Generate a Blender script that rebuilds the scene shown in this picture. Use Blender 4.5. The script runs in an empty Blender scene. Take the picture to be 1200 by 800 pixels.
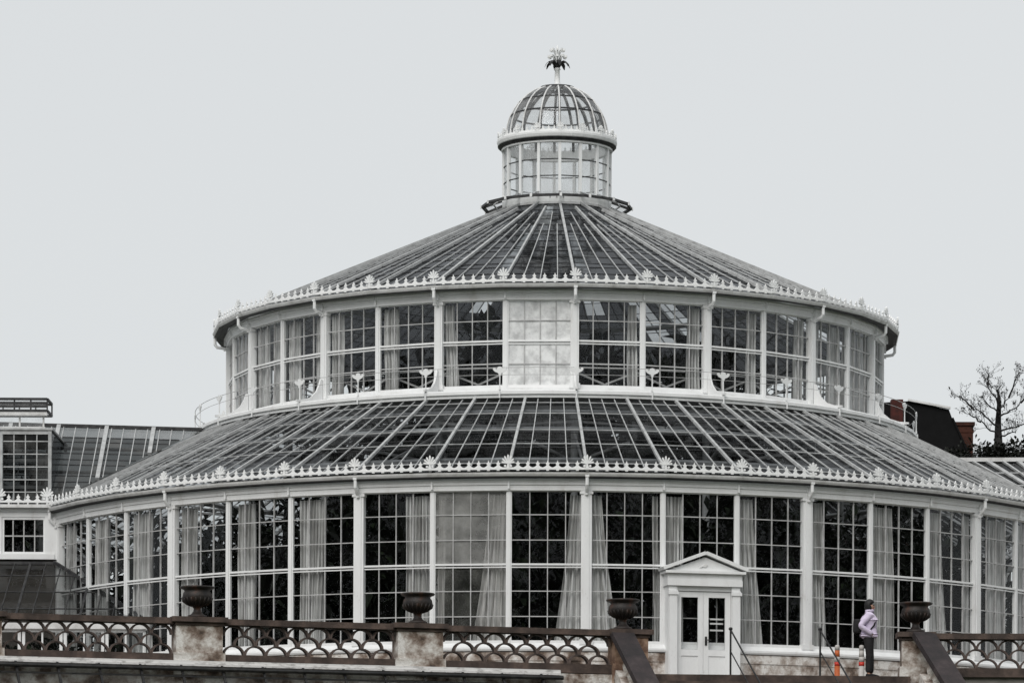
import bpy, bmesh, math, random
from mathutils import Vector, Matrix
PI = math.pi
rnd = random.Random(7)
sc = bpy.context.scene
C = sc.collection

# ------------------------------------------------------------------ survey
D, F, YH, CX, ROLL = 112.0, 5132.0, 1158.0, 649.0, 0.0038
ZC = -6.86                      # eye level, terrace floor is z = 0
PH = 0.052                      # turn of the bays about the axis
NL, NU, NM = 48, 32, 16
DL, DU, DM = 2*PI/NL, 2*PI/NU, 2*PI/NM
def P(px, py, d):               # where a survey sight line stands at distance d
    xc = px - ROLL*(YH-py); yc = py - ROLL*(px-CX)
    return Vector(((xc-CX)*d/F, d-D, (YH-yc)*d/F+ZC))

# ------------------------------------------------------------------ materials
def newmat(name):
    m = bpy.data.materials.new(name); m.use_nodes = True
    nt = m.node_tree; nt.nodes.clear()
    out = nt.nodes.new('ShaderNodeOutputMaterial')
    return m, nt, out
def node(nt, t, **kw):
    n = nt.nodes.new(t)
    for k, v in kw.items():
        if k in n.inputs: n.inputs[k].default_value = v
        else: setattr(n, k, v)
    return n
def noise_ramp(nt, scale, stops, detail=6, rough=.6, stretch=None, seed=0.0):
    tc = node(nt, 'ShaderNodeTexCoord')
    mp = node(nt, 'ShaderNodeMapping')
    nt.links.new(tc.outputs['Object'], mp.inputs['Vector'])
    if stretch: mp.inputs['Scale'].default_value = stretch
    mp.inputs['Location'].default_value = (seed, seed*1.7, seed*.6)
    n = node(nt, 'ShaderNodeTexNoise'); n.inputs['Scale'].default_value = scale
    n.inputs['Detail'].default_value = detail; n.inputs['Roughness'].default_value = rough
    nt.links.new(mp.outputs['Vector'], n.inputs['Vector'])
    r = node(nt, 'ShaderNodeValToRGB')
    el = r.color_ramp.elements
    while len(el) < len(stops): el.new(.5)
    for e, (p, c) in zip(el, stops):
        e.position = p; e.color = (c[0], c[1], c[2], 1) if len(c) == 3 else c
    nt.links.new(n.outputs['Fac'], r.inputs['Fac'])
    return n, r
def paint(name, stops, scale=3, rough=.5, stretch=None, bump=0.0, spec=.4, metal=0, bscale=40, fine=None):
    m, nt, out = newmat(name)
    n, r = noise_ramp(nt, scale, stops, stretch=stretch, seed=rnd.uniform(0, 9))
    b = node(nt, 'ShaderNodeBsdfPrincipled')
    b.inputs['Roughness'].default_value = rough; b.inputs['Metallic'].default_value = metal
    b.inputs['Specular IOR Level'].default_value = spec
    col = r.outputs['Color']
    if fine:
        n2, r2 = noise_ramp(nt, fine[0], [(fine[1], (1, 1, 1)), (fine[2], fine[3])], detail=8, rough=.7, stretch=stretch, seed=4.4)
        mx = node(nt, 'ShaderNodeMix', data_type='RGBA', blend_type='MULTIPLY')
        mx.inputs[0].default_value = 1
        nt.links.new(col, mx.inputs[6]); nt.links.new(r2.outputs['Color'], mx.inputs[7]); col = mx.outputs[2]
    nt.links.new(col, b.inputs['Base Color'])
    if bump:
        n3 = node(nt, 'ShaderNodeTexNoise'); n3.inputs['Scale'].default_value = bscale; n3.inputs['Detail'].default_value = 5
        tc = node(nt, 'ShaderNodeTexCoord'); nt.links.new(tc.outputs['Object'], n3.inputs['Vector'])
        bp = node(nt, 'ShaderNodeBump'); bp.inputs['Strength'].default_value = bump; bp.inputs['Distance'].default_value = .03
        nt.links.new(n3.outputs['Fac'], bp.inputs['Height']); nt.links.new(bp.outputs['Normal'], b.inputs['Normal'])
    nt.links.new(b.outputs['BSDF'], out.inputs['Surface'])
    return m
def glass(name, tint, refl, dirt_glare, dirt_glare_col, dscale=1.2, rough=.02, lo=.4, hi=.7, wob=0.0, ior=1.45, stretch=None, vary=0.0, tl=.3):
    m, nt, out = newmat(name)
    tr = node(nt, 'ShaderNodeBsdfTransparent'); tr.inputs['Color'].default_value = (*tint, 1)
    gl = node(nt, 'ShaderNodeBsdfGlossy'); gl.inputs['Color'].default_value = (.95, .97, 1, 1); gl.inputs['Roughness'].default_value = rough
    fr = node(nt, 'ShaderNodeFresnel'); fr.inputs['IOR'].default_value = ior
    mu = node(nt, 'ShaderNodeMath', operation='MULTIPLY'); mu.inputs[1].default_value = refl
    geo = node(nt, 'ShaderNodeNewGeometry'); io = node(nt, 'ShaderNodeMath', operation='MULTIPLY_ADD')
    io.inputs[1].default_value = 1/ior-ior; io.inputs[2].default_value = ior      # a thin sheet mirrors alike from both sides
    nt.links.new(geo.outputs['Backfacing'], io.inputs[0]); nt.links.new(io.outputs[0], fr.inputs['IOR'])
    nt.links.new(fr.outputs['Fac'], mu.inputs[0])
    ac = node(nt, 'ShaderNodeAttribute', attribute_name='clear'); mt = node(nt, 'ShaderNodeMix', data_type='RGBA')
    mt.inputs[6].default_value = (*tint, 1); mt.inputs[7].default_value = (.8, .82, .83, 1)
    nt.links.new(ac.outputs['Fac'], mt.inputs[0]); nt.links.new(mt.outputs[2], tr.inputs['Color'])
    m1 = node(nt, 'ShaderNodeMixShader')
    nt.links.new(mu.outputs[0], m1.inputs[0]); nt.links.new(tr.outputs[0], m1.inputs[1]); nt.links.new(gl.outputs[0], m1.inputs[2])
    at = node(nt, 'ShaderNodeAttribute', attribute_name='pane')                  # every pane is dirtier or cleaner than the next
    pv = node(nt, 'ShaderNodeMath', operation='MULTIPLY_ADD'); pv.inputs[1].default_value = vary; pv.inputs[2].default_value = 1-vary*.5
    nt.links.new(at.outputs['Fac'], pv.inputs[0])
    d1 = node(nt, 'ShaderNodeBsdfDiffuse'); d2 = node(nt, 'ShaderNodeBsdfTranslucent'); df = node(nt, 'ShaderNodeMixShader'); df.inputs[0].default_value = tl
    d1.inputs['Color'].default_value = (*dirt_glare_col, 1); d2.inputs['Color'].default_value = (*dirt_glare_col, 1)  # real dirt on most panes, painted sky reflection on the pale bays
    nt.links.new(d1.outputs[0], df.inputs[1]); nt.links.new(d2.outputs[0], df.inputs[2])
    n, r = noise_ramp(nt, dscale, [(lo, (dirt_glare[0],)*3), (hi, (dirt_glare[1],)*3)], detail=7, rough=.65, stretch=stretch, seed=rnd.uniform(0, 9))
    m2 = node(nt, 'ShaderNodeMixShader')
    pm = node(nt, 'ShaderNodeMath', operation='MULTIPLY', use_clamp=True); nt.links.new(r.outputs['Color'], pm.inputs[0]); nt.links.new(pv.outputs[0], pm.inputs[1])
    nt.links.new(pm.outputs[0], m2.inputs[0]); nt.links.new(m1.outputs[0], m2.inputs[1]); nt.links.new(df.outputs[0], m2.inputs[2])
    if wob:
        n3 = node(nt, 'ShaderNodeTexNoise'); n3.inputs['Scale'].default_value = 2.2; n3.inputs['Detail'].default_value = 2
        tc = node(nt, 'ShaderNodeTexCoord'); nt.links.new(tc.outputs['Object'], n3.inputs['Vector'])
        bp = node(nt, 'ShaderNodeBump'); bp.inputs['Strength'].default_value = wob; bp.inputs['Distance'].default_value = .05
        nt.links.new(n3.outputs['Fac'], bp.inputs['Height']); nt.links.new(bp.outputs['Normal'], gl.inputs['Normal'])
    nt.links.new(m2.outputs[0], out.inputs['Surface'])
    return m
def leafmat(name, stops, scale=.8, trans=.25):
    m, nt, out = newmat(name)
    n, r = noise_ramp(nt, scale, stops, detail=4)
    d = node(nt, 'ShaderNodeBsdfPrincipled'); d.inputs['Roughness'].default_value = .6; d.inputs['Specular IOR Level'].default_value = .25
    t = node(nt, 'ShaderNodeBsdfTranslucent'); mx = node(nt, 'ShaderNodeMixShader'); mx.inputs[0].default_value = trans
    nt.links.new(r.outputs['Color'], d.inputs['Base Color']); nt.links.new(r.outputs['Color'], t.inputs['Color'])
    nt.links.new(d.outputs[0], mx.inputs[1]); nt.links.new(t.outputs[0], mx.inputs[2]); nt.links.new(mx.outputs[0], out.inputs['Surface'])
    return m
W = (.80, .81, .81)
M = {}
M['white'] = paint('white paint', [(.28, (.66, .655, .64)), (.40, (.77, .775, .775)), (.62, (.83, .84, .84))], 2.6, .45, bump=.1, stretch=(1, 1, .35),
                   fine=(30, .60, .78, (.64, .62, .59)))
M['white2'] = paint('weathered white paint', [(.28, (.46, .45, .44)), (.45, (.64, .64, .63)), (.65, (.76, .76, .76))], 3.5, .55, bump=.1,
                    fine=(30, .58, .78, (.55, .53, .50)))
M['bright'] = paint('fresh white paint', [(.4, (.84, .85, .85)), (.6, (.88, .88, .88))], 2, .4)
M['bar'] = paint('white glazing bar paint', [(.35, (.36, .36, .355)), (.6, (.52, .52, .52))], 4, .5)
M['grey'] = paint('grey roof bar paint', [(.35, (.34, .345, .345)), (.6, (.50, .51, .51))], 5, .5)
M['lead'] = paint('dark lead lap', [(.4, (.025, .026, .028)), (.6, (.05, .05, .052))], 5, .6)
M['curtain'] = None
M['win'] = glass('window glass', (.93, .94, .94), .55, (.0, .012), (.5, .5, .5), 1.4, wob=.06, vary=1.0)
M['lanternglass'] = glass('clear lantern glass', (.93, .94, .94), .7, (.10, .42), (.86, .86, .86), 1.8, wob=.1, vary=1.2, tl=.6)
M['roofglass'] = glass('lower roof glass', (.50, .51, .52), .55, (.0, .20), (.12, .125, .13), .9, .04, .42, .75, wob=.12, vary=1.6, ior=1.22, tl=.1)
M['roofglass_up'] = glass('upper roof glass', (.045, .047, .05), .60, (.0, .22), (.14, .15, .165), 1.4, .05, .38, .75, wob=.12, vary=1.7, ior=1.38, tl=.02)
M['winggl'] = glass('wing roof glass', (.32, .33, .33), .9, (.02, .62), (.19, .19, .185), .9, .05, .42, .72, wob=.1, vary=1.7, ior=1.2)
M['leangl'] = glass('lean-to glass', (.75, .76, .76), .9, (.02, .30), (.07, .07, .067), 1.3, .05, .40, .75, wob=.1, vary=1.6, ior=1.13)
M['painted_glare'] = glass('pale painted reflection glass', (.8, .8, .8), .6, (.62, .99), (.90, .91, .91), 4.0, .1, .36, .6, tl=.10, vary=.1)  # white mottling paints in a bright sky reflection
M['hazy'] = glass('hazy glass', (.85, .85, .85), .9, (.16, .52), (.62, .62, .60), 1.3, .1, .34, .66, tl=.2, vary=.3)  # grey film painted on in place of mirrored sky
M['painted_refl2'] = glass('faint painted reflection glass', (.9, .9, .9), .8, (.02, .20), (.55, .56, .52), 1.3, .1, .34, .68, tl=.2, vary=.8)  # thinner film, painted on for mirrored trees and sky
M['iron'] = paint('black iron', [(.4, (.012, .012, .013)), (.6, (.03, .029, .028))], 8, .45, metal=.2)
M['soffit'] = paint('dark paint and eaves shade', [(.4, (.02, .02, .022)), (.6, (.05, .05, .05))], 6, .6)  # painted shade under the eaves, plain dark paint on other parts
M['urn'] = paint('rusted cast iron', [(.35, (.012, .010, .010)), (.55, (.026, .019, .016)), (.72, (.085, .036, .022))], 5, .55, bump=.3)
M['stone'] = paint('weathered limestone', [(.30, (.05, .036, .028)), (.40, (.19, .14, .11)), (.49, (.46, .41, .37)), (.58, (.74, .72, .69))], 2.3, .85, bump=.5,
                   fine=(9, .5, .75, (.45, .38, .33)))
M['stone_rust'] = paint('iron stained stone', [(.28, (.05, .030, .022)), (.45, (.17, .10, .07)), (.6, (.40, .27, .19)), (.72, (.60, .53, .47))], 1.9, .85, bump=.5,
                   fine=(9, .5, .75, (.45, .36, .3)))
M['cope'] = paint('brown coping', [(.3, (.030, .022, .019)), (.5, (.070, .050, .042)), (.7, (.14, .098, .080))], 2.6, .8, bump=.4,
                  fine=(14, .66, .74, (1.9, 1.9, 1.9)))
M['rail_dark'] = paint('dark stair coping', [(.3, (.016, .014, .015)), (.55, (.038, .029, .030)), (.75, (.085, .066, .066))], 2.2, .75, bump=.4,
                  fine=(11, .685, .70, (9, 9, 9)))
M['tile'] = paint('dark arched tile', [(.3, (.035, .026, .023)), (.5, (.085, .062, .054)), (.72, (.20, .15, .13))], 3.2, .75, bump=.3)
M['flash'] = paint('white flashing', [(.3, (.35, .34, .33)), (.5, (.72, .71, .70))], 5, .6, stretch=(1, 1, 3))
M['brick'] = paint('dark red brick', [(.3, (.025, .007, .005)), (.6, (.07, .015, .011))], 6, .85)
M['brick2'] = paint('brown red brick', [(.3, (.022, .009, .006)), (.6, (.075, .024, .014))], 3, .85)
M['slate'] = paint('black slate', [(.3, (.003, .003, .0032)), (.7, (.007, .007, .0075))], 3, .75, spec=.15)
M['bark'] = paint('dark bark', [(.3, (.006, .006, .006)), (.7, (.016, .014, .013))], 6, .9)
M['grass'] = paint('grass', [(.3, (.03, .045, .015)), (.7, (.06, .085, .03))], .5, .9)
M['pave'] = paint('terrace gravel', [(.3, (.14, .13, .12)), (.7, (.28, .26, .24))], 2, .9, bump=.3)
M['floor'] = paint('hothouse floor', [(.3, (.05, .045, .04)), (.7, (.09, .08, .07))], 2, .9)
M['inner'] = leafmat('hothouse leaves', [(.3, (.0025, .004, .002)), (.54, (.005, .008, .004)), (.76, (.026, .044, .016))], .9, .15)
M['ever'] = leafmat('evergreen leaves', [(.3, (.005, .006, .0045)), (.7, (.014, .016, .011))], .8, .1)
M['dry'] = leafmat('withered leaves', [(.3, (.014, .012, .010)), (.7, (.035, .028, .022))], 2)
M['wood'] = leafmat('far wood leaves', [(.3, (.02, .03, .015)), (.7, (.05, .065, .03))], .2)
M['skin'] = paint('skin', [(.3, (.36, .20, .14)), (.7, (.46, .27, .19))], 5, .55)
M['hair'] = paint('black hair', [(.3, (.006, .006, .007)), (.7, (.014, .013, .013))], 20, .6)
M['lilac'] = paint('lilac cloth', [(.3, (.58, .50, .66)), (.7, (.74, .66, .82))], 7, .8, bump=.5, bscale=14)
M['blackcloth'] = paint('black cloth', [(.3, (.008, .008, .009)), (.7, (.02, .019, .02))], 9, .85, bump=.4, bscale=18)
M['orange'] = paint('orange plastic', [(.3, (.42, .09, .025)), (.7, (.60, .15, .04))], 6, .5)
M['red'] = paint('red reflective band', [(.3, (.50, .03, .02)), (.7, (.62, .05, .03))], 9, .4)
M['bandwhite'] = paint('white reflective band', [(.3, (.40, .38, .36)), (.7, (.58, .56, .54))], 6, .5)
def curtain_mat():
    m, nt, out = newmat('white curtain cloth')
    n, r = noise_ramp(nt, 3, [(.36, (.30, .295, .285)), (.58, (.74, .74, .73))], stretch=(6, 6, .18))  # dark streaks paint fold shade into slightly soiled cloth
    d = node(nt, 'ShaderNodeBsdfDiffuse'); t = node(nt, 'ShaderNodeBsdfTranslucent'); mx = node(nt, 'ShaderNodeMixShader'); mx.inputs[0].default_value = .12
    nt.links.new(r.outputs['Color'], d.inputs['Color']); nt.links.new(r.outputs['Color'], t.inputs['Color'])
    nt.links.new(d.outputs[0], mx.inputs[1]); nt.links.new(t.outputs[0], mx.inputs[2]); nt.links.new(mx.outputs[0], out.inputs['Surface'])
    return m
M['curtain'] = curtain_mat()

# ------------------------------------------------------------------ mesh helpers
class MB:
    def __init__(s): s.v = []; s.f = []; s.clear = []
    def add(s, vs, fs):
        o = len(s.v); s.v += [tuple(v) for v in vs]; s.f += [tuple(i+o for i in f) for f in fs]
    def box(s, x0, x1, y0, y1, z0, z1):
        s.add([(x0,y0,z0),(x1,y0,z0),(x1,y1,z0),(x0,y1,z0),(x0,y0,z1),(x1,y0,z1),(x1,y1,z1),(x0,y1,z1)],
              [(0,3,2,1),(4,5,6,7),(0,1,5,4),(1,2,6,5),(2,3,7,6),(3,0,4,7)])
    def obox(s, c, ax, ay, az):
        c, ax, ay, az = map(Vector, (c, ax, ay, az))
        vs = [c+ax*i+ay*j+az*k for k in (-1, 1) for i, j in ((-1,-1),(1,-1),(1,1),(-1,1))]
        s.add(vs, [(0,3,2,1),(4,5,6,7),(0,1,5,4),(1,2,6,5),(2,3,7,6),(3,0,4,7)])
    def beam(s, p, q, w, h, up=(0,0,1)):
        p, q = Vector(p), Vector(q); d = q-p
        t = d.normalized(); u = Vector(up); sd = t.cross(u)
        if sd.length < 1e-5: sd = t.cross(Vector((0,1,0)))
        sd.normalize(); n = sd.cross(t)
        s.obox((p+q)/2, d/2, sd*w/2, n*h/2)
    def lathe(s, prof, n, ph=0.0, c=(0,0), closed=False):
        o = len(s.v); m = len(prof)
        for i in range(n):
            a = ph+2*PI*i/n
            for r, z in prof: s.v.append((c[0]+r*math.sin(a), c[1]-r*math.cos(a), z))
        for i in range(n):
            j = (i+1) % n
            for k in range(m if closed else m-1):
                l = (k+1) % m
                s.f.append((o+i*m+k, o+j*m+k, o+j*m+l, o+i*m+l))
    def tube(s, pts, r, n=6, cap=True):
        pts = [Vector(p) for p in pts]; rs = r if isinstance(r, (list, tuple)) else [r]*len(pts)
        o = len(s.v); ref = None
        for i, p in enumerate(pts):
            t = (pts[min(i+1, len(pts)-1)]-pts[max(i-1, 0)]).normalized()
            if ref is None:
                ref = t.cross(Vector((0,0,1)))
                if ref.length < .01: ref = t.cross(Vector((1,0,0)))
            ref = (ref-t*ref.dot(t)).normalized(); b = t.cross(ref)
            for k in range(n):
                a = 2*PI*k/n; q = p+ref*math.cos(a)*rs[i]+b*math.sin(a)*rs[i]; s.v.append(tuple(q))
        for i in range(len(pts)-1):
            for k in range(n):
                l = (k+1) % n; s.f.append((o+i*n+k, o+i*n+l, o+(i+1)*n+l, o+(i+1)*n+k))
        if cap:
            s.f.append(tuple(o+k for k in range(n))[::-1]); e = o+(len(pts)-1)*n; s.f.append(tuple(e+k for k in range(n)))
    def prism(s, outline, origin, ux, uy, th):   # flat outline with a thickness
        origin, ux, uy = Vector(origin), Vector(ux), Vector(uy); nz = ux.cross(uy).normalized()
        n = len(outline)
        a = [origin+ux*x+uy*y+nz*th/2 for x, y in outline]; b = [origin+ux*x+uy*y-nz*th/2 for x, y in outline]
        s.add(a+b, [tuple(range(n)), tuple(range(2*n-1, n-1, -1))]+[(i, i+n, (i+1) % n+n, (i+1) % n) for i in range(n)])
    def panes(s, fn, us, ts, jit=.002, nrm=None):       # single panes, each set a hair differently
        nrm = Vector(nrm) if nrm is not None else None
        for u0, u1 in zip(us, us[1:]):
            for t0, t1 in zip(ts, ts[1:]):
                c = [Vector(fn(u, t)) for u, t in ((u0, t0), (u1, t0), (u1, t1), (u0, t1))]
                if nrm is not None:
                    a, b = rnd.uniform(-jit, jit), rnd.uniform(-jit, jit)
                    c = [p+nrm*k for p, k in zip(c, (-a-b, a-b, a+b, b-a))]
                s.add(c, [(0,1,2,3)])
    def mesh(s, name, smooth=False):
        me = bpy.data.meshes.new(name); me.from_pydata(s.v, [], s.f)
        if name in ('pane', 'roof_glazing', 'lantern_glazing', 'dome_glazing', 'ridge_glazing', 'glazing'):
            at = me.attributes.new('pane', 'FLOAT', 'FACE')
            for d in at.data: d.value = rnd.random()
            if s.clear:
                at = me.attributes.new('clear', 'FLOAT', 'FACE')
                for d, v in zip(at.data, s.clear): d.value = v
        bm = bmesh.new(); bm.from_mesh(me); bmesh.ops.recalc_face_normals(bm, faces=bm.faces); bm.to_mesh(me); bm.free()
        if smooth:
            for p in me.polygons: p.use_smooth = True
        return me
    def build(s, name, mat, parent=None, smooth=False, rz=0.0):
        o = bpy.data.objects.new(name, s.mesh(name, smooth)); o.data.materials.append(M[mat] if isinstance(mat, str) else mat)
        C.objects.link(o); o.parent = parent; o.rotation_euler.z = rz
        return o
def tag(o, label=None, cat=None, group=None, kind=None):
    if label: o['label'] = label
    if cat: o['category'] = cat
    if group: o['group'] = group
    if kind: o['kind'] = kind
    return o
def empty(name, label, cat, loc=(0,0,0), rz=0, group=None):
    o = bpy.data.objects.new(name, None); o.empty_display_size = .2; C.objects.link(o)
    o.location = loc; o.rotation_euler.z = rz
    return tag(o, label, cat, group)
def copy_tree(o, parent=None):
    c = o.copy(); C.objects.link(c); c.parent = parent
    for ch in list(o.children): copy_tree(ch, c)
    return c
def ring_copies(proto, n, angles):
    proto.rotation_euler.z = angles[0]; res = [proto]
    for a in angles[1:]:
        c = copy_tree(proto, proto.parent); c.rotation_euler.z = a; res.append(c)
    return res

# ------------------------------------------------------------------ the rotunda
house = empty('palm_house', 'large round white glasshouse with two glazed tiers, dark glass roofs and a domed lantern', 'greenhouse')
RL, RU, RG, RLANT = 13.3, 8.32, 9.2, 1.364
# z levels
SILL, LWB, LTR, LWT = .87, 1.04, 2.68, 4.38
LGUT, LCR = 4.74, 4.80
UWB, UTR, UWT, UGUT, UCR = 7.36, 8.45, 9.46, 9.77, 9.82

def window_proto(name, R, da, z0, z1, ztr, rows_lo, rows_hi, edge):
    """one bay of glazing, built facing the viewer at angle 0"""
    hw = R*math.tan(da/2)*math.cos(da/2)-edge; y = -R*math.cos(da/2)
    fw = .042
    f = MB()
    f.box(-hw, -hw+fw, y-.04, y+.03, z0, z1); f.box(hw-fw, hw, y-.04, y+.03, z0, z1)
    f.box(-hw+fw, hw-fw, y-.038, y+.03, z1-fw, z1); f.box(-hw+fw, hw-fw, y-.04, y+.03, z0, z0+.07)
    f.box(-hw+fw, hw-fw, y-.055, y+.03, ztr, ztr+.042); f.box(-hw+fw, hw-fw, y-.03, y+.02, ztr-.055, ztr-.028)
    w = f.build(name, 'white', house)
    b = MB(); bw = .0105
    for t in (-.5, 0, .5): b.box(t*(hw-fw)-bw, t*(hw-fw)+bw, y-.028, y+.012, z0+.07, z1-fw)
    for z in rows_lo+rows_hi: b.box(-hw+fw, hw-fw, y-.024, y+.010, z-bw, z+bw)
    b.build('glazing_bars', 'bar', w)
    g = MB(); q = hw-fw; g.panes(lambda u, t: (u, y, t), [-q, -q/2, 0, q/2, q], [z0+.07]+rows_lo+[ztr]+rows_hi+[z1-fw], .0025, (0,1,0))
    g.build('pane', 'win', w)
    return w, hw-fw, y
lw, lhw, ly = window_proto('window', RL, DL, SILL+.05, LWT, LTR, [1.53, 2.10], [LTR+.57, LTR+1.14], .02)
lower_windows = ring_copies(lw, NL, [PH+(k+.5)*DL for k in range(-24, 24)])
# the bay with a painted reflection: its upper panes are a mesh of their own
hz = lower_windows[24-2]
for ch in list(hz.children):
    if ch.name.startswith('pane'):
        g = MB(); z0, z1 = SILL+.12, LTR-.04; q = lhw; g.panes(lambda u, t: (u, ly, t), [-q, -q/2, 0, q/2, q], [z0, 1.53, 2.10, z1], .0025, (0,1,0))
        ch.data = g.mesh('pane'); ch.data.materials.append(M['painted_refl2'])
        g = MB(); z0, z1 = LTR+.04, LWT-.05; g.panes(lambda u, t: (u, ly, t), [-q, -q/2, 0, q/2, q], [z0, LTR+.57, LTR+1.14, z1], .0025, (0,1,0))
        q = g.build('pane', 'hazy', hz); q['label'] = 'upper panes with a grey sky reflection painted on'
uw, uhw, uy = window_proto('window', RU, DU, UWB, UWT, UTR, [UTR-.52], [UTR+.505], .025)
upper_windows = ring_copies(uw, NU, [PH+(k+.5)*DU for k in range(-16, 16)])
wl = upper_windows[16-1]; wl['label'] = 'window with pale sky reflection painted on its panes and bright white frame'
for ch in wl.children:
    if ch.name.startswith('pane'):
        ch.data = ch.data.copy(); ch.data.materials.clear(); ch.data.materials.append(M['painted_glare'])
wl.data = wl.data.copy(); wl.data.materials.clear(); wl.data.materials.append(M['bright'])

# mullions (between windows) and pilasters (at the 16 main bays)
def post(name, R, w, d0, d1, z0, z1, mat='white'):
    m = MB(); m.box(-w/2, w/2, -R-d0, -R+d1, z0, z1); return m.build(name, mat, house)
p = post('mullion', RL, .075, .060, .05, SILL+.02, LWT)
ring_copies(p, 32, [PH+k*DL for k in range(-24, 24) if k % 3])
p = post('mullion', RU, .08, .060, .05, UWB-.02, UWT)
ring_copies(p, 16, [PH+k*DU for k in range(-16, 16) if k % 2])
def pilaster(R, z0, z1, w):
    m = MB(); m.box(-w/2, w/2, -R-.085, -R+.06, z0, z1)
    m.box(-w/2-.03, w/2+.03, -R-.11, -R+.04, z1-.10, z1-.04); m.box(-w/2-.03, w/2+.03, -R-.11, -R+.04, z0, z0+.12)
    m.box(-w*.28, w*.28, -R-.105, -R-.087, z0+.12, z1-.1)
    return m.build('pilaster', 'white', house)
p = pilaster(RL, SILL+.02, LWT, .24); ring_copies(p, 16, [PH+k*DM for k in range(-8, 8)])
p = pilaster(RU, UWB-.02, UWT, .20); ring_copies(p, 16, [PH+k*DM for k in range(-8, 8)])

# entablatures with gutters
def entab(R, Rg, zt, zg, n):
    m = MB()
    m.lathe([(R-.1, zt-.02), (R+.10, zt-.02), (R+.10, zt+.10), (R+.13, zt+.105), (R+.13, zt+.17), (R+.15, zt+.172), (R+.15, zt+.215), (R+.11, zt+.217), (R+.11, zt+.25), (R-.1, zt+.25)], n, PH, closed=True)
    # joints in the boards
    for i in range(n):
        a = PH+2*PI*i/n; d = Vector((math.sin(a), -math.cos(a), 0)); t = Vector((math.cos(a), math.sin(a), 0))
        m.obox(d*(R+.125)+Vector((0,0,zt+.1)), d*.035, t*.02, (0,0,.09))
    e = m.build('entablature', 'white', house)
    g = MB(); prof = []
    g.lathe([(R+.17, zt+.252), (Rg-.16, zt+.256), (Rg-.10, zg-.09), (Rg-.03, zg-.08), (Rg, zg-.035), (Rg+.01, zg), (Rg-.02, zg), (Rg-.1, zg-.03), (R+.17, zg-.02)], n, PH, closed=True)
    g.build('gutter', 'white2', house)
entab(RL, 13.64, LWT, LGUT, NL)
entab(RU, 8.76, UWT, UGUT, NU)
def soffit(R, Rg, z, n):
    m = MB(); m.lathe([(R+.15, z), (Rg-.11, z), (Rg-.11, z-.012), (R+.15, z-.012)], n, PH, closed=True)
    zg = LGUT if R == RL else UGUT          # dark strip paints the shadow line under the gutter
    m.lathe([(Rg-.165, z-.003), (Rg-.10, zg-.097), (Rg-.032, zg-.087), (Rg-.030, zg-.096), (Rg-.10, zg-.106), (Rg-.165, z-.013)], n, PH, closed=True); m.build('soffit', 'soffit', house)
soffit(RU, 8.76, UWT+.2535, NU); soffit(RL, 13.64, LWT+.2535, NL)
# drainpipes from gutter to pilaster
def drain(R, Rg, zt, zg):
    m = MB(); y0 = -(Rg-.06)
    m.box(-.045, .045, y0-.05, y0+.03, zg-.10, zg-.02)
    m.tube([(0, y0-.005, zg-.06), (0, y0-.005, zg-.27), (0, y0+.05, zg-.34), (0, -R-.14, zt-.06), (0, -R-.13, zt-.12)], .040, 8)
    return m.build('drainpipe', 'white', house)
p = drain(RL, 13.64, LWT, LGUT); ring_copies(p, 16, [PH+k*DM for k in range(-8, 8)])
p = drain(RU, 8.76, UWT, UGUT); ring_copies(p, 16, [PH+k*DM for k in range(-8, 8)])

# cresting
def palmette(m, o, h):
    o = Vector(o); X = (1,0,0); Z = (0,0,1)
    m.prism([(-.20*h, 0), (-.10*h, .10*h), (-.05*h, .34*h), (.05*h, .34*h), (.10*h, .10*h), (.20*h, 0)], o, X, Z, .045)
    c = o+Vector((0, 0, .36*h))
    for k in range(-3, 4):
        a = k*.44; l = h*(.64-.055*abs(k)); d = Vector((math.sin(a), 0, math.cos(a))); t = Vector((math.cos(a), 0, -math.sin(a))); w = h*.062
        m.prism([(-.3*w, 0), (-.8*w, l*.5), (-w, l*.82), (-.5*w, l*.97), (0, l), (.5*w, l*.97), (w, l*.82), (.8*w, l*.5), (.3*w, 0)], c+Vector((0, .004*(k % 3-1), 0)), t, d, .04)
    for s in (-1, 1):
        m.prism([(.085*h*math.cos(i*PI/4), .085*h*math.sin(i*PI/4)) for i in range(8)], o+Vector((s*.20*h, -.003, .20*h)), X, Z, .042)
def crest(R, z, n, per, hs, hp, mat='bright'):
    m = MB()
    m.lathe([(R-.02, z), (R+.02, z), (R+.02, z+.05), (R-.02, z+.05)], n, PH, closed=True)
    k = hs/.15
    fle = [(-.095*k, 0), (-.048*k, .022*k), (-.022*k, .055*k), (-.045*k, .085*k), (-.018*k, .105*k), (0, .155*k), (.018*k, .105*k), (.045*k, .085*k), (.022*k, .055*k), (.048*k, .022*k), (.095*k, 0)]
    for i in range(n):
        a0, a1 = PH+2*PI*i/n, PH+2*PI*(i+1)/n
        A = Vector((R*math.sin(a0), -R*math.cos(a0), z)); B = Vector((R*math.sin(a1), -R*math.cos(a1), z))
        t = (B-A).normalized()
        for j in range(1, per):
            q = A.lerp(B, j/per)
            m.prism(fle, q+Vector((0,0,.048)), t, (0,0,1), .03)
            m.obox(q+Vector((0,0,-.012)), t*.03*k, t.cross(Vector((0,0,1)))*.018, (0,0,.0118))
    c = m.build('cresting', mat, house)
    pm = MB(); palmette(pm, (0, -R, z+.02), hp)
    po = pm.build('palmette', mat, c); ring_copies(po, n, [PH+2*PI*i/n for i in range(n)])
crest(13.62, LCR, NL, 8, .16, .32)
crest(8.72, UCR, NU, 7, .15, .31)

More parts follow.
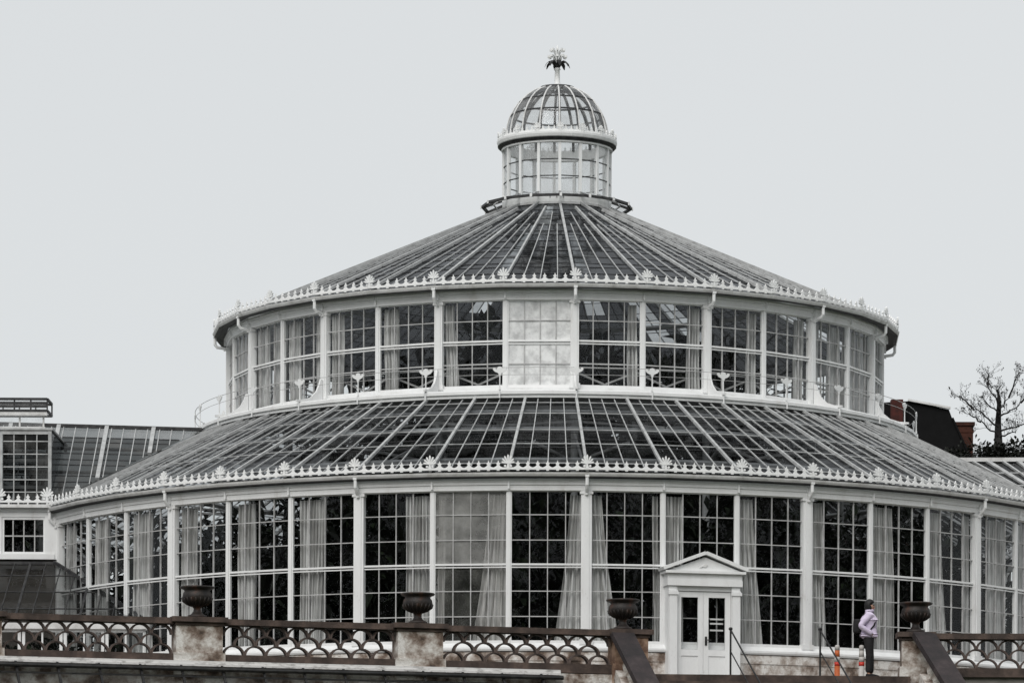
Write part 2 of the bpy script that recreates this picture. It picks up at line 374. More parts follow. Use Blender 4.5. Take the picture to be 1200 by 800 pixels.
# roofs: glass, rafters, thin bars, lap lines
def roof(R0, z0, R1, z1, n, mat, rows, thin, rw, twin):
    nrm = Vector((0, -(z1-z0), R0-R1)).normalized()
    if nrm.z < 0: nrm = -nrm
    def pt(a, t, up=0):
        r = R0+(R1-R0)*t; z = z0+(z1-z0)*t
        return Vector((r*math.sin(a), -r*math.cos(a), z))
    g = MB(); ts = [0]+sorted(t for t, kd in rows if kd == 'lap')+[1]
    for i in range(n):
        am = PH+2*PI*(i+.5)/n; up = Vector((-math.sin(am)*nrm.y*-1*-1, math.cos(am)*nrm.y, nrm.z))
        g.panes(lambda u, t: pt(PH+2*PI*i/n, t).lerp(pt(PH+2*PI*(i+1)/n, t), u), [0, .25, .5, .75, 1], ts, .004, up)
    g.clear = []
    for i in range(n):                       # here and there a broad run of cleaner panes
        f_ = rnd.uniform(.5, 1.0) if rnd.random() < .55 else 0.0; c0 = rnd.choice((0, 1, 2)); nr = len(ts)-1; r0 = rnd.randint(0, nr//2)
        for c_ in range(4):
            for r_i in range(nr): g.clear.append(f_*rnd.uniform(.6, 1) if c0 <= c_ <= c0+1 and r0 <= r_i < r0+nr*.6 else 0.0)
    gl = g.build('roof_glazing', mat, house)
    ra = MB(); q0 = Vector((0, -R0, z0))+nrm*.03; q1 = Vector((0, -R1, z1))+nrm*.03
    ra.beam(q0, q1, rw, .06, nrm); r_ = ra.build('rafter', 'grey', gl)
    if twin:
        ring_copies(r_, n//2, [PH+2*PI*i/n for i in range(0, n, 2)])
        ra = MB(); q1b = q0.lerp(q1, .93); ra.beam(q0, q1b, rw*.75, .08, nrm); r2 = ra.build('rafter', 'grey', gl)
        ring_copies(r2, n//2, [PH+2*PI*i/n for i in range(1, n, 2)])
    else: ring_copies(r_, n, [PH+2*PI*i/n for i in range(n)])
    b = MB(); laps = {}
    def chord(i, s, t):   # point on the flat facet i at sideways fraction s, height fraction t
        return pt(PH+2*PI*i/n, t).lerp(pt(PH+2*PI*(i+1)/n, t), s)
    for i in range(n):
        am = PH+2*PI*(i+.5)/n; up = Vector((nrm.z*0-math.sin(am)*nrm.y, math.cos(am)*nrm.y, nrm.z))
        for j in range(1, 4):
            b.beam(chord(i, j/4, 0)+up*.014, chord(i, j/4, thin if j != 2 else min(1, thin+.15))+up*.014, .020, .030, up)
        for t, kind in rows:
            p, q = chord(i, 0, t)+up*.006, chord(i, 1, t)+up*.006
            if kind == 'lap': laps.setdefault(t, MB()).beam(p, q, .018, .012, up)
            elif kind == 'bar': b.beam(p+up*.004, q+up*.004, .026, .016, up)
            else: b.beam(p-up*.10, q-up*.10, .15, .06, up)
    b.build('glazing_bars', 'grey', gl)
    for l in laps.values(): l.build('lap_joint', 'lead', gl)
    return gl
roof(13.60, 4.77, 9.05, 7.02, NL, 'roofglass', [(.2, 'pur'), (.42, 'lap'), (.62, 'pur'), (.86, 'pur'), (.1, 'bar'), (.31, 'lap'), (.36, 'bar'), (.51, 'lap'), (.55, 'bar'), (.7, 'lap'), (.78, 'bar'), (.93, 'bar')], 1, .062, False)
roof(8.68, 9.79, 1.40, 12.97, NU, 'roofglass_up', [((i+.5)/15+.01*((i*7) % 3), 'lap') for i in range(15)]+[(.36, 'pur'), (.68, 'pur')], .72, .060, True)

# balcony ledge above the lower roof
m = MB(); m.lathe([(RU-.1, 7.20), (RG-.02, 7.20), (RG+.02, 7.17), (RG+.02, 7.10), (RG-.03, 7.08), (RG-.03, 7.02), (RG-.10, 7.01), (RU-.1, 7.03)], NU*2, PH, closed=True)
ledge = m.build('balcony', 'white', house)
m = MB(); m.lathe([(RU-.08, 7.20), (RU+.09, 7.20), (RU+.09, UWB), (RU-.08, UWB)], NU, PH, closed=True); m.build('plinth', 'white', house)
m = MB(); m.lathe([(RU-.25, 6.75), (RU+.2, 6.75), (RU+.2, 7.03), (RU-.25, 7.03)], NU, PH, closed=True); m.build('ring_beam', 'grey', house)
# railing round the balcony
rl = MB()
for z, r in ((7.72, .008), (7.55, .006)):
    rl.tube([(RG*math.sin(PH+2*PI*i/96), -RG*math.cos(PH+2*PI*i/96), z) for i in range(97)], r, 5)
rail = rl.build('railing', 'bar', house)
ps = MB(); ps.tube([(0, -RG, 7.2), (0, -RG, 7.28), (0, -RG, 7.60)], [.028, .016, .014], 6)
ps.tube([(0, -RG-.03, 7.18), (0, -RG-.03, 7.0)], .02, 6)
FS = 1.2
fan = [(-.015, .0), (-.03, .05), (-.10, .08), (-.14, .125), (-.125, .155), (-.09, .15), (-.075, .125), (-.05, .14), (-.04, .17), (0, .18),
       (.04, .17), (.05, .14), (.075, .125), (.09, .15), (.125, .155), (.14, .125), (.10, .08), (.03, .05), (.015, 0)]
ps.prism([(x*FS, y*FS) for x, y in fan], (0, -RG, 7.53), (1,0,0), (0,0,1), .03)
p = ps.build('railing_post', 'white', rail); ring_copies(p, NU, [PH+2*PI*i/NU for i in range(NU)])
# curved brackets at the pilasters
br = MB(); o = [(0, 0), (.86, 0), (.86, .05), (.62, .07), (.38, .15), (.2, .30), (.10, .48), (.05, .62), (0, .62)]
br.prism([(x, y) for x, y in o], (0, -RU-.13, 7.2), (0,-1,0), (0,0,1), .05)
p = br.build('bracket', 'white', house); ring_copies(p, 16, [PH+k*DM for k in range(-8, 8)])

# stone base
m = MB(); m.lathe([(RL-.15, -.6), (RL+.16, -.6), (RL+.16, .0), (RL+.12, .02), (RL+.12, .52), (RL+.14, .53), (RL+.14, .72), (RL+.10, .74), (RL-.15, .74)], NL, PH, closed=True); m.build('stone_base', 'stone', house)
m = MB(); m.lathe([(RL-.12, .742), (RL+.17, .742), (RL+.19, .78), (RL+.19, .82), (RL+.12, .86), (RL+.06, .92), (RL-.12, .92)], NL, PH, closed=True); m.build('sill', 'white', house)
m = MB(); m.lathe([(0, .3), (RL-.16, .3)], NL, PH); m.build('floor', 'floor', house)
col = MB(); col.lathe([(0, .3), (.2, .3), (.2, .5), (.1, .55), (.085, 6.4), (.2, 6.65), (.2, 6.75), (0, 6.75)], 10, 0, (0, -RU))
p = col.build('column', 'grey', house, smooth=True); ring_copies(p, 16, [PH+k*DM for k in range(-8, 8)])
st = MB()
for s_ in (-1, 1):
    st.beam((0, -RU, 5.6), (s_*1.1, -11.2, 5.72), .06, .06); st.beam((s_*.05, -RU-.1, 6.55), (s_*2.0, -10.2, 6.2), .05, .05)
st.beam((0, -RU, 6.3), (0, -12.6, 4.95), .05, .05)
p = st.build('strut', 'bar', house); ring_copies(p, 16, [PH+k*DM for k in range(-8, 8)])
# gallery railing with a zigzag, just inside the upper windows
gl = MB(); RI = RU-.55
for z in (7.50, 7.92, 8.02): gl.lathe([(RI-.015, z-.015), (RI+.015, z-.015), (RI+.015, z+.015), (RI-.015, z+.015)], NU, PH, closed=True)
for i in range(NU):
    A, B = [Vector((RI*math.sin(a), -RI*math.cos(a), 0)) for a in (PH+2*PI*i/NU, PH+2*PI*(i+1)/NU)]
    mid = (A+B)/2
    for a_, b_ in ((A+Vector((0,0,7.84)), mid+Vector((0,0,7.53))), (mid+Vector((0,0,7.53)), B+Vector((0,0,7.84)))): gl.beam(a_, b_, .03, .045)
    gl.beam(A+Vector((0,0,7.3)), A+Vector((0,0,8.02)), .03, .03)
gl.build('gallery_railing', 'bar', house)
m = MB(); m.lathe([(RI-.25, 7.12), (RU-.3, 7.12), (RU-.3, 7.2), (RI-.25, 7.2)], NU, PH, closed=True); m.build('gallery_floor', 'grey', house)

# ------------------------------------------------------------------ the lantern
RLn = RLANT
m = MB(); m.lathe([(RLn-.08, 12.90), (RLn+.06, 12.93), (RLn+.06, 13.02), (RLn+.03, 13.03), (RLn+.03, 13.20), (RLn-.08, 13.20)], 32, PH, closed=True); m.build('lantern_base', 'white', house)
m = MB(); m.lathe([(1.87, 13.135), (1.93, 13.125), (1.93, 13.065), (1.87, 13.065)], 16, PH, closed=True)
sk = m.build('lantern_skirt', 'soffit', house)
m = MB(); m.lathe([(RLn+.02, 13.285), (1.87, 13.12)], 16, PH); m.build('glazing', 'lanternglass', sk)
m = MB(); m.beam((0, -RLn-.03, 13.25), (0, -1.87, 13.085), .05, .06); p = m.build('spoke', 'soffit', sk); ring_copies(p, 16, [PH+k*DM for k in range(16)])
m = MB(); m.box(-.03, .03, -1.955, -1.932, 13.05, 13.14); p = m.build('stay', 'white', sk); ring_copies(p, 16, [PH+k*DM for k in range(16)])
m = MB()
for j in range(3): m.box(-.012+.17*(j-1), .012+.17*(j-1), -1.82, -1.795, 13.02, 13.1)
m.lathe([(1.60, 13.13), (1.63, 13.13), (1.63, 13.16), (1.60, 13.16)], 16, PH, closed=True)
p = m.build('vent_stays', 'white2', sk)
m = MB(); m.box(-.036, .036, -RLn-.035, -RLn+.05, 13.2, 14.56); p = m.build('lantern_post', 'white', house); ring_copies(p, 16, [PH+k*DM for k in range(16)])
g = MB(); g.lathe([(RLn, 13.2), (RLn, 13.68), (RLn, 14.10), (RLn, 14.56)], 16, PH); lg = g.build('lantern_glazing', 'lanternglass', house)
m = MB()
for z in (13.68, 14.10): m.lathe([(RLn-.012, z-.012), (RLn+.012, z-.012), (RLn+.012, z+.012), (RLn-.012, z+.012)], 16, PH, closed=True)
m.build('glazing_bars', 'lead', lg)
m = MB(); m.lathe([(RLn-.08, 14.52), (RLn+.06, 14.52), (RLn+.06, 14.58), (1.47, 14.60), (1.52, 14.66), (1.54, 14.72), (1.54, 14.77), (1.30, 14.79), (RLn-.08, 14.79)], 32, PH, closed=True); m.build('lantern_cornice', 'white', house)
m = MB(); m.lathe([(RLn+.07, 14.574), (1.46, 14.592), (1.515, 14.640), (1.522, 14.632), (1.465, 14.580), (RLn+.07, 14.564)], 32, PH, closed=True); m.build('soffit', 'soffit', house)  # dark strip paints the shade below the lantern cornice
crest(1.50, 14.77, 16, 4, .11, .22)
# dome
RD, ZD0, HD = 1.31, 14.79, 1.40
prof = [(RD*math.cos(t*PI/2*.985)**.92, ZD0+HD*math.sin(t*PI/2)) for t in [i/10 for i in range(11)]]
m = MB(); m.lathe(prof, 16, PH); dg = m.build('dome_glazing', 'lanternglass', house)
m = MB(); m.tube([(0, -r-.012, z) for r, z in prof], .020, 6); p = m.build('dome_rib', 'white2', dg); ring_copies(p, 16, [PH+k*DM for k in range(16)])
m = MB(); m.tube([(0, -r+.05, z-.03) for r, z in prof[:-1]], .035, 5); p = m.build('inner_rib', 'lead', dg); ring_copies(p, 16, [PH+k*DM for k in range(16)])
m = MB()
for i in (3, 5): r, z = prof[i]; m.lathe([(r-.03, z-.02), (r+.012, z-.02), (r+.012, z+.016), (r-.03, z+.016)], 16, PH, closed=True)
r, z = prof[8]; m.lathe([(r-.03, z-.02), (r+.012, z-.02), (r-.03, z+.05)], 16, PH, closed=True)
m.build('dome_ring', 'lead', dg)
# finial: pole, drooping acanthus leaves, flower
m = MB(); m.lathe([(0, 16.14), (.16, 16.15), (.12, 16.22), (.075, 16.28), (.06, 16.60), (.09, 16.63), (.05, 16.68), (.03, 17.0), (0, 17.02)], 12)
fin = m.build('finial', 'white', house, smooth=True)
m = MB()
for i in range(8):
    a = 2*PI*i/8+.2; d = Vector((math.sin(a), -math.cos(a), 0)); t = Vector((math.cos(a), math.sin(a), 0))
    pts = [(.04, 16.66, .03), (.13, 16.80, .05), (.22, 16.83, .06), (.29, 16.77, .05), (.33, 16.68, .012)]
    for (r0, z0, w0), (r1, z1, w1) in zip(pts, pts[1:]):
        A, B = d*r0+Vector((0,0,z0)), d*r1+Vector((0,0,z1)); dz = Vector((0,0,.012))
        m.add([A-t*w0, A+t*w0, B+t*w1, B-t*w1, A-t*w0-dz, A+t*w0-dz, B+t*w1-dz, B-t*w1-dz], [(0,1,2,3),(7,6,5,4),(0,4,5,1),(1,5,6,2),(2,6,7,3),(3,7,4,0)])
m.build('acanthus_leaf', 'iron', fin)
m = MB()
for i in range(9):
    a = 2*PI*i/9; d = Vector((math.sin(a), -math.cos(a), 0)); t = Vector((math.cos(a), math.sin(a), 0))
    for (r0, z0, r1, z1, w) in ((.03, 16.84, .15, 16.98, .045), (.15, 16.98, .235, 16.96, .05), (.02, 16.92, .10, 17.10, .04), (.10, 17.10, .19, 17.13, .045)):
        m.beam(d*r0+Vector((0,0,z0)), d*r1+Vector((0,0,z1)), w*.75, .02)
    m.obox(d*.22+Vector((0,0,16.95)), d*.03, t*.03, (0,0,.03)); m.obox(d*.17+Vector((0,0,17.12)), d*.028, t*.028, (0,0,.028))
m.lathe([(0, 16.84), (.045, 16.90), (.025, 17.0), (.03, 17.08), (.035, 17.16), (.015, 17.23), (0, 17.25)], 9)
m.build('flower', 'bright', fin)

# ------------------------------------------------------------------ the porch and its doors
apo = PH+1.5*DL
ym = -RL*math.cos(DL/2)
pr = MB(); yf = ym-.42
pr.box(-.84, -.64, yf, ym-.05, -.05, 2.22); pr.box(.64, .84, yf, ym-.05, -.05, 2.22)          # side piers
pr.box(-.64, .64, yf+.06, ym-.05, 2.12, 2.22)
porch = pr.build('porch', 'white', house, rz=apo)
pl = MB(); pl.box(-.83, -.65, yf-.045, yf-.002, -.05, 2.02); pl.box(-.86, -.62, yf-.07, yf-.002, 2.02, 2.09); pl.box(-.84, -.64, yf-.055, yf-.002, 2.092, 2.12); pl.box(-.86, -.62, yf-.07, yf-.002, -.05, .16)
p = pl.build('pilaster', 'white', porch)
c = p.copy(); C.objects.link(c); c.parent = porch; c.scale.x = 1; c.location = (1.48, 0, 0)
en = MB(); en.box(-.88, .88, yf-.05, ym-.05, 2.225, 2.36); en.box(-.87, .87, yf-.035, ym-.05, 2.362, 2.50); en.box(-.94, .94, yf-.12, ym-.05, 2.502, 2.56)
en.build('entablature', 'white', porch)
pe = MB(); pe.prism([(-.86, 0), (.86, 0), (0, .31)], (0, (yf-.03+ym-.05)/2, 2.565), (1,0,0), (0,0,1), abs(ym-.05-yf+.03))
for s in (-1, 1):
    pe.beam((s*.99, (yf-.13+ym-.06)/2, 2.60), (s*.012, (yf-.13+ym-.06)/2, 2.965), abs(ym-.06-yf+.13), .075)
ped = pe.build('pediment', 'white', porch)
rl_ = MB(); rl_.prism([(-.10, .0), (-.03, .03), (.0, .015), (.05, .03), (.08, .07), (.045, .09), (.0, .075), (-.03, .05), (-.1, .02)], (-.02, yf-.036, 2.63), (1,0,0), (0,0,1), .03); rl_.build('relief_ornament', 'white2', porch)
def door(x0, x1, hs):
    d = MB(); y0, y1 = yf+.10, yf+.15
    g0, g1 = x0+.12, x1-.12
    d.box(x0, g0, y0, y1, 0, 2.11); d.box(g1, x1, y0, y1, 0, 2.11); d.box(g0, g1, y0, y1, 1.98, 2.11); d.box(g0, g1, y0, y1, .66, .80); d.box(g0, g1, y0, y1, 0, .13)
    d.box(g0, g1, y0+.02, y1-.01, .13, .66)
    o = d.build('door', 'white', house, rz=apo)
    g = MB(); g.add([(g0, y0+.025, .80), (g1, y0+.025, .80), (g1, y0+.025, 1.98), (g0, y0+.025, 1.98)], [(0,1,2,3)]); g.build('door_glass', 'win', o)
    if hs:
        h = MB(); h.tube([(x0+.06, y0, 1.02), (x0+.06, y0-.06, 1.02), (x0+.17, y0-.06, 1.02)], .012, 6); h.box(x0+.035, x0+.085, y0-.012, y0, .9, 1.1); h.build('handle', 'iron', o)
        b = MB()
        for z in (1.50, 1.40, 1.25): b.box(g0+.05, g1-.03, y0+.06, y0+.068, z-.018, z+.018)
        b.build('notice_strips', 'white2', o)
    else:
        h = MB()
        for z in (.25, 1.05, 1.85): h.box(x0-.012, x0+.012, y0-.02, y0, z-.05, z+.05)
        h.build('hinge', 'iron', o)
door(-.635, -.003, False); door(.003, .635, True)
m = MB(); m.box(-.95, .95, yf-.3, ym-.17, -.3, -.055); m.build('threshold', 'stone', house, rz=apo)

# ------------------------------------------------------------------ curtains
ORD = ['first', 'second', 'third', 'fourth', 'fifth', 'sixth', 'seventh', 'eighth', 'ninth', 'tenth', 'eleventh']
def curtain(hw, y, da, k, spec, z0, z1, label, group):
    t0, t1, b0, b1 = spec
    u = lambda t: (t*2-1)*hw
    cu = (u(b0)+u(b1))/2; yy = y+.15
    n = max(18, int((u(t1)-u(t0))*95)); rows = 12
    np_ = max(3, (u(t1)-u(t0))*12); vs = []; fs = []
    ph = rnd.uniform(0, 6); f1, f2 = rnd.uniform(.5, .75), rnd.uniform(1.4, 1.9)
    for r in range(rows+1):
        s = r/rows; z = z1+(z0-z1)*s
        s2 = s**1.25
        for i in range(n+1):
            t = i/n
            x = (u(t0)+(u(t1)-u(t0))*t)*(1-s2)+(u(b0)+(u(b1)-u(b0))*t)*s2
            x += .012*math.sin(s*5+i*.7+ph)
            d = .066*math.sin(t*np_*2*PI+ph+1.3*math.sin(t*np_*f1+s*1.5+ph))*(.75+.25*s)+.022*math.sin(t*np_*2*PI*f2+ph*2+s)
            vs.append((x-cu, d, z-z0))
        for i in range(n):
            if r < rows: fs.append((r*(n+1)+i, r*(n+1)+i+1, (r+1)*(n+1)+i+1, (r+1)*(n+1)+i))
    m = MB(); m.add(vs, fs); a = PH+(k+.5)*da
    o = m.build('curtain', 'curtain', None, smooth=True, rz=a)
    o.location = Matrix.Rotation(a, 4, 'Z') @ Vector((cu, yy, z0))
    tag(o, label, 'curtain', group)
def q(a, b, c=None, d=None): return (a, b, a if c is None else c, b if d is None else d)
LOW = {-10: [q(.1,.5)], -9: [q(.0,.3)], -8: [q(.02,.4)], -7: [q(.02,.42)], -6: [q(.05,.36)], -5: [q(.07,.36)], -4: [q(.06,.46,.06,.42)], -3: [q(.62,.96)],
       -2: [q(.02,.12), q(.76,.99,.52,.99)], -1: [q(.82,.99,.6,.99)], 0: [q(.02,.18,.02,.44), q(.91,.99)], 1: [q(.04,.28)],
       2: [q(.04,.24,.04,.40)], 3: [q(.05,.28,.05,.38)], 4: [q(.08,.44,.1,.48)], 5: [q(.1,.34,.1,.52), q(.86,.98)], 6: [q(.45,.85)], 7: [q(.2,.7)]}
UPP = {-7: [q(0,.38), q(.55,1)], -6: [q(.05,.35), q(.6,.95)], -5: [q(.02,.3), q(.72,.98)], -4: [q(.02,.24)], -3: [q(.02,.28)], -2: [q(.03,.17,.03,.25)],
       0: [q(.82,.98)], 1: [q(.74,.97)], 2: [q(.78,.97)], 3: [q(.76,.96)], 4: [q(.02,.3), q(.65,.95)], 5: [q(.05,.4), q(.6,.95)], 6: [q(0,.4), q(.55,1)]}
def desc(s):
    w = s[1]-s[0]; sp = (s[3]-s[2])-w
    a = 'flaring white curtain' if sp > .1 else ('thin white curtain' if w < .13 else ('wide gathered white curtain' if w > .35 else 'narrow gathered white curtain'))
    return a+(', left' if (s[0]+s[1])/2 < .5 else ', right')+' side of'
for k, L in LOW.items():
    for s in L:
        w = 'the ground floor window above the door' if k == 1 else ('the '+ORD[k-2]+' ground floor window right of the door' if k > 1 else 'the '+ORD[-k]+' ground floor window left of the door')
        z1 = LWT-.1; z0 = SILL+.12 if k != 1 else 3.05-.4
        curtain(lhw, ly, DL, k, s, z0, z1, desc(s)+' '+w, 'white curtains in the ground floor windows')
for k, L in UPP.items():
    for s in L:
        w = 'the '+(ORD[k]+' upper window right' if k >= 0 else ORD[-k-2]+' upper window left')+' of the palest one'
        curtain(uhw, uy, DU, k, s, UWB+.08, UWT-.08, desc(s)+' '+w, 'white curtains in the upper windows')

# ------------------------------------------------------------------ plants inside
def leaf(m, c, d, l, w, droop=.2):
    d = d.normalized(); s = d.cross(Vector((0,0,1)))
    if s.length < .05: s = Vector((1,0,0))
    s.normalize(); mid = c+d*l*.5+s*w; mid2 = c+d*l*.5-s*w; e = c+d*l-Vector((0,0,l*droop))
    m.add([c, mid, e, mid2], [(0,1,2,3)])
def rv(r):
    while True:
        v = Vector((r.uniform(-1,1), r.uniform(-1,1), r.uniform(-1,1)))
        if .01 < v.length < 1: return v.normalized()
m = MB(); r7 = random.Random(3)
def clump(c, rad, n, l=.55, w=.09, flat=1.0):
    for _ in range(n):
        v = rv(r7); v.z *= flat
        leaf(m, c+v*rad*r7.random()**.4, (v+rv(r7)*.7+Vector((0,0,.2))), l*r7.uniform(.6,1.3), w*r7.uniform(.7,1.4), r7.uniform(.1,.5))
def frond_crown(c, n, L):
    for i in range(n):
        a = r7.uniform(0, 2*PI); e = r7.uniform(-.2, .9); d = Vector((math.cos(a), math.sin(a), e)).normalized()
        p = Vector(c)
        for s in range(9):
            d.z -= .12; dn = d.normalized(); qn = p+dn*L/9
            sd = dn.cross(Vector((0,0,1))).normalized()
            for sg in (-1, 1):
                leaf(m, p, dn*.6+sd*sg, .42*math.sin((s+1.5)/10.5*PI)+.1, .035, .35)
            p = qn
for _ in range(430):     # undergrowth
    a = r7.uniform(0, 2*PI); rr = 12.2*math.sqrt(r7.random()); h = r7.uniform(.3, 4.6)
    clump(Vector((rr*math.sin(a), -rr*math.cos(a), h)), r7.uniform(.7, 1.5), 60, .6, .10)
for _ in range(110):     # just under the lower roof
    a = r7.uniform(0, 2*PI); rr = r7.uniform(5, 10.2); h = r7.uniform(3.4, 7.0-.5*(rr-4)-.9)
    clump(Vector((rr*math.sin(a), -rr*math.cos(a), h)), r7.uniform(.6, 1.0), 50, .6, .10)
for _ in range(130):      # tall middle
    a = r7.uniform(0, 2*PI); rr = 6.3*math.sqrt(r7.random()); h = r7.uniform(4.4, 8.9-.1*rr)
    clump(Vector((rr*math.sin(a), -rr*math.cos(a), h)), r7.uniform(.8, 1.5), 60, .7, .11)
for _ in range(46):
    a = r7.uniform(0, 2*PI); rr = r7.uniform(7, 12.2); h = r7.uniform(1.2, 3.4)
    frond_crown((rr*math.sin(a), -rr*math.cos(a), h), 12, r7.uniform(.9, 1.5))
for _ in range(12):
    a = r7.uniform(0, 2*PI); rr = r7.uniform(0, 5.0); h = r7.uniform(7.4, 9.4)
    frond_crown((rr*math.sin(a), -rr*math.cos(a), h), 16, r7.uniform(1.2, 2.0))
for _ in range(40):      # stems
    a = r7.uniform(0, 2*PI); rr = 11.4*math.sqrt(r7.random()); h = 4 if rr > 7 else 8
    x, y = rr*math.sin(a), -rr*math.cos(a)
    m.tube([(x, y, .3), (x+r7.uniform(-.3,.3), y, h*.5), (x+r7.uniform(-.5,.5), y+r7.uniform(-.4,.4), h)], [.14, .1, .07], 6)
def inside(v):      # leaves stop short of the glass
    r = math.hypot(v[0], v[1]); z = v[2]
    return (r < RL-.35 and z < 4.4) or (RU < r < RL-.35 and z < 4.77+(13.6-r)*.4945-.30) or (r < RU-.7 and z < 9.79+(8.68-r)*.437-.30)
m.f = [f for f in m.f if len(f) != 4 or all(inside(m.v[i]) for i in f)]
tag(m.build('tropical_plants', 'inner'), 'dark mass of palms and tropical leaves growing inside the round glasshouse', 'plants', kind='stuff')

# ------------------------------------------------------------------ left wing
wing = empty('glass_wing', 'straight glasshouse wing on the left with small windows, cresting and a dark glass roof', 'greenhouse', (0,0,0))
YW = -5.7; WL, WR = -19.0, -12.05
def wz(py): return (YH-py)*(YW+D)/F+ZC
m = MB(); m.box(WL, WR, YW, YW+.2, -.2, 3.50); m.build('wall', 'floor', wing)
m = MB(); m.box(WL, WR-.1, YW-.05, YW+.12, 4.53, 4.66); m.box(WL, WR-.1, YW-.09, YW+.12, 4.662, 4.74); m.build('entablature', 'white', wing)
m = MB(); m.box(WL, WR-.1, YW-.24, YW+.05, 4.742, 4.82); m.build('gutter', 'white2', wing)
m = MB(); m.box(WL, WR-.1, YW-.12, YW+.2, 3.502, 3.63); m.build('sill', 'white', wing)
wx0 = -12.38
wp = None
for i in range(5):
    x1 = wx0-1.18*i; x0 = x1-1.05
    f = MB(); f.box(x0, x0+.05, YW-.03, YW+.07, 3.63, 4.53); f.box(x1-.05, x1, YW-.03, YW+.07, 3.63, 4.53)
    f.box(x0+.05, x1-.05, YW-.03, YW+.07, 4.47, 4.53); f.box(x0+.05, x1-.05, YW-.03, YW+.07, 3.63, 3.69)
    if wp is None:
        wp = f.build('window', 'white', wing)
        b = MB()
        for t in (.25, .5, .75): b.box(x0+1.05*t-.014, x0+1.05*t+.014, YW-.01, YW+.03, 3.69, 4.47)
        b.box(x0+.05, x1-.05, YW-.008, YW+.028, 4.06, 4.09); b.build('glazing_bars', 'bar', wp)
        g = MB(); g.add([(x0+.05, YW+.01, 3.69), (x1-.05, YW+.01, 3.69), (x1-.05, YW+.01, 4.47), (x0+.05, YW+.01, 4.47)], [(0,1,2,3)]); g.build('pane', 'win', wp)
    else:
        c = copy_tree(wp, wing); c.location.x = -1.18*i
m = MB(); m.box(wx0+.0, WR+.02, YW-.08, YW+.15, 3.50, 4.53); m.build('pilaster', 'white', wing)
for i in range(4):
    m = MB(); m.box(wx0-1.18*i-1.18+.005, wx0-1.18*i-1.055, YW-.05, YW+.12, 3.632, 4.528); m.build('mullion', 'white', wing)
# cresting of the wing
m = MB(); m.box(WL, WR-.15, YW-.24, YW-.20, 4.86, 4.91)
k = 1.1; fle = [(-.095*k, 0), (-.048*k, .022*k), (-.022*k, .055*k), (-.045*k, .085*k), (-.018*k, .105*k), (0, .155*k), (.018*k, .105*k), (.045*k, .085*k), (.022*k, .055*k), (.048*k, .022*k), (.095*k, 0)]
xs = []
for i in range(30):
    x = -12.32-.232*i
    if i % 5: m.prism(fle, (x, YW-.22, 4.905), (1,0,0), (0,0,1), .03)
    else: xs.append(x)
    m.box(x-.02, x+.02, YW-.235, YW-.205, 4.822, 4.859)
cr = m.build('cresting', 'bright', wing)
m = MB(); palmette(m, (0, YW-.22, 4.88), .36); pp = m.build('palmette', 'bright', cr)
for i, x in enumerate(xs):
    o = pp if i == 0 else copy_tree(pp, cr)
    o.location.x = x
# roof of the wing
E0, E1 = Vector((WL, YW-.1, 4.84)), Vector((-12.25, YW-.1, 4.84))
YR = -2.5
R1 = Vector((-8.85, YR, 7.05)); R0 = Vector((WL, YR, 7.30))
def wr(s, t): return E0.lerp(E1, s).lerp(R0.lerp(R1, s), t)
def wr2(x, t):     # point on the slope at a given x
    y = E0.y+(YR-E0.y)*t; z = 4.84+(R0.z-4.84+(x-WL)/(R1.x-WL)*(R1.z-R0.z))*t-4.84*t*0 - 0
    z = 4.84*(1-t)+(R0.z+(x-WL)/(R1.x-WL)*(R1.z-R0.z))*t
    return Vector((x, y, z))
def xmax(t): return E1.x+(R1.x-E1.x)*t
def slab(t0, t1):
    g = MB(); k = 7 if t0 == 0 else 1; ts = [t0+(t1-t0)*i/k for i in range(k+1)]
    for ta, tb in zip(ts, ts[1:]):
        x = WL+.1
        while x < xmax(tb):
            xa, xb = min(x, xmax(ta)), min(x, xmax(tb)); xc, xd = min(x+.30, xmax(ta)), min(x+.30, xmax(tb))
            g.add([wr2(xa, ta), wr2(xc, ta), wr2(xd, tb), wr2(xb, tb)] if xc > xa else [wr2(xa, ta), wr2(xd, tb), wr2(xb, tb)], [(0,1,2,3)] if xc > xa else [(0,1,2)])
            x += .30
    return g
rg = slab(0, .86).build('roof_glazing', 'winggl', wing); slab(.86, 1).build('ridge_glazing', 'lanternglass', rg)
nw = Vector((0, -(7.2-4.84), (YR-E0.y))).normalized()
xr = -12.30; n_ = 0
for x in (-16.0, -14.82, -13.62, -12.42, -11.22, -10.05):
    t0 = 0 if x < E1.x else (x-E1.x)/(R1.x-E1.x)
    b = MB(); b.beam(wr2(x, t0)+nw*.03, wr2(x, 1)+nw*.03, .10, .1, nw); b.build('rafter', 'grey', rg)
b = MB(); l = MB()
for i in range(33):
    x = -18.9+.30*i
    t0 = 0 if x < E1.x else (x-E1.x)/(R1.x-E1.x)
    if t0 < .95: b.beam(wr2(x, t0)+nw*.012, wr2(x, 1)+nw*.012, .022, .03, nw)
for t in (.14, .43, .74): b.beam(wr2(WL, t)-nw*.05, wr2(xmax(t)-.05, t)-nw*.05, .07, .06, nw)
for t in (.07, .21, .28, .36, .50, .57, .65, .80, .86):
    l = MB(); l.beam(wr2(WL, t)+nw*.008, wr2(xmax(t)-.05, t)+nw*.008, .03, .014, nw); l.build('lap_joint', 'lead', rg)
b.build('glazing_bars', 'grey', rg)
b = MB(); b.beam(R0+Vector((0,0,.03)), R1+Vector((0,0,.03)), .12, .08); b.build('ridge', 'soffit', rg)
g = MB(); g.add([R0, R1, Vector((-12.4, 1.0, 4.84)), Vector((WL, 1.0, 4.84))], [(0,1,2,3)]); g.build('roof_glazing', 'winggl', wing)
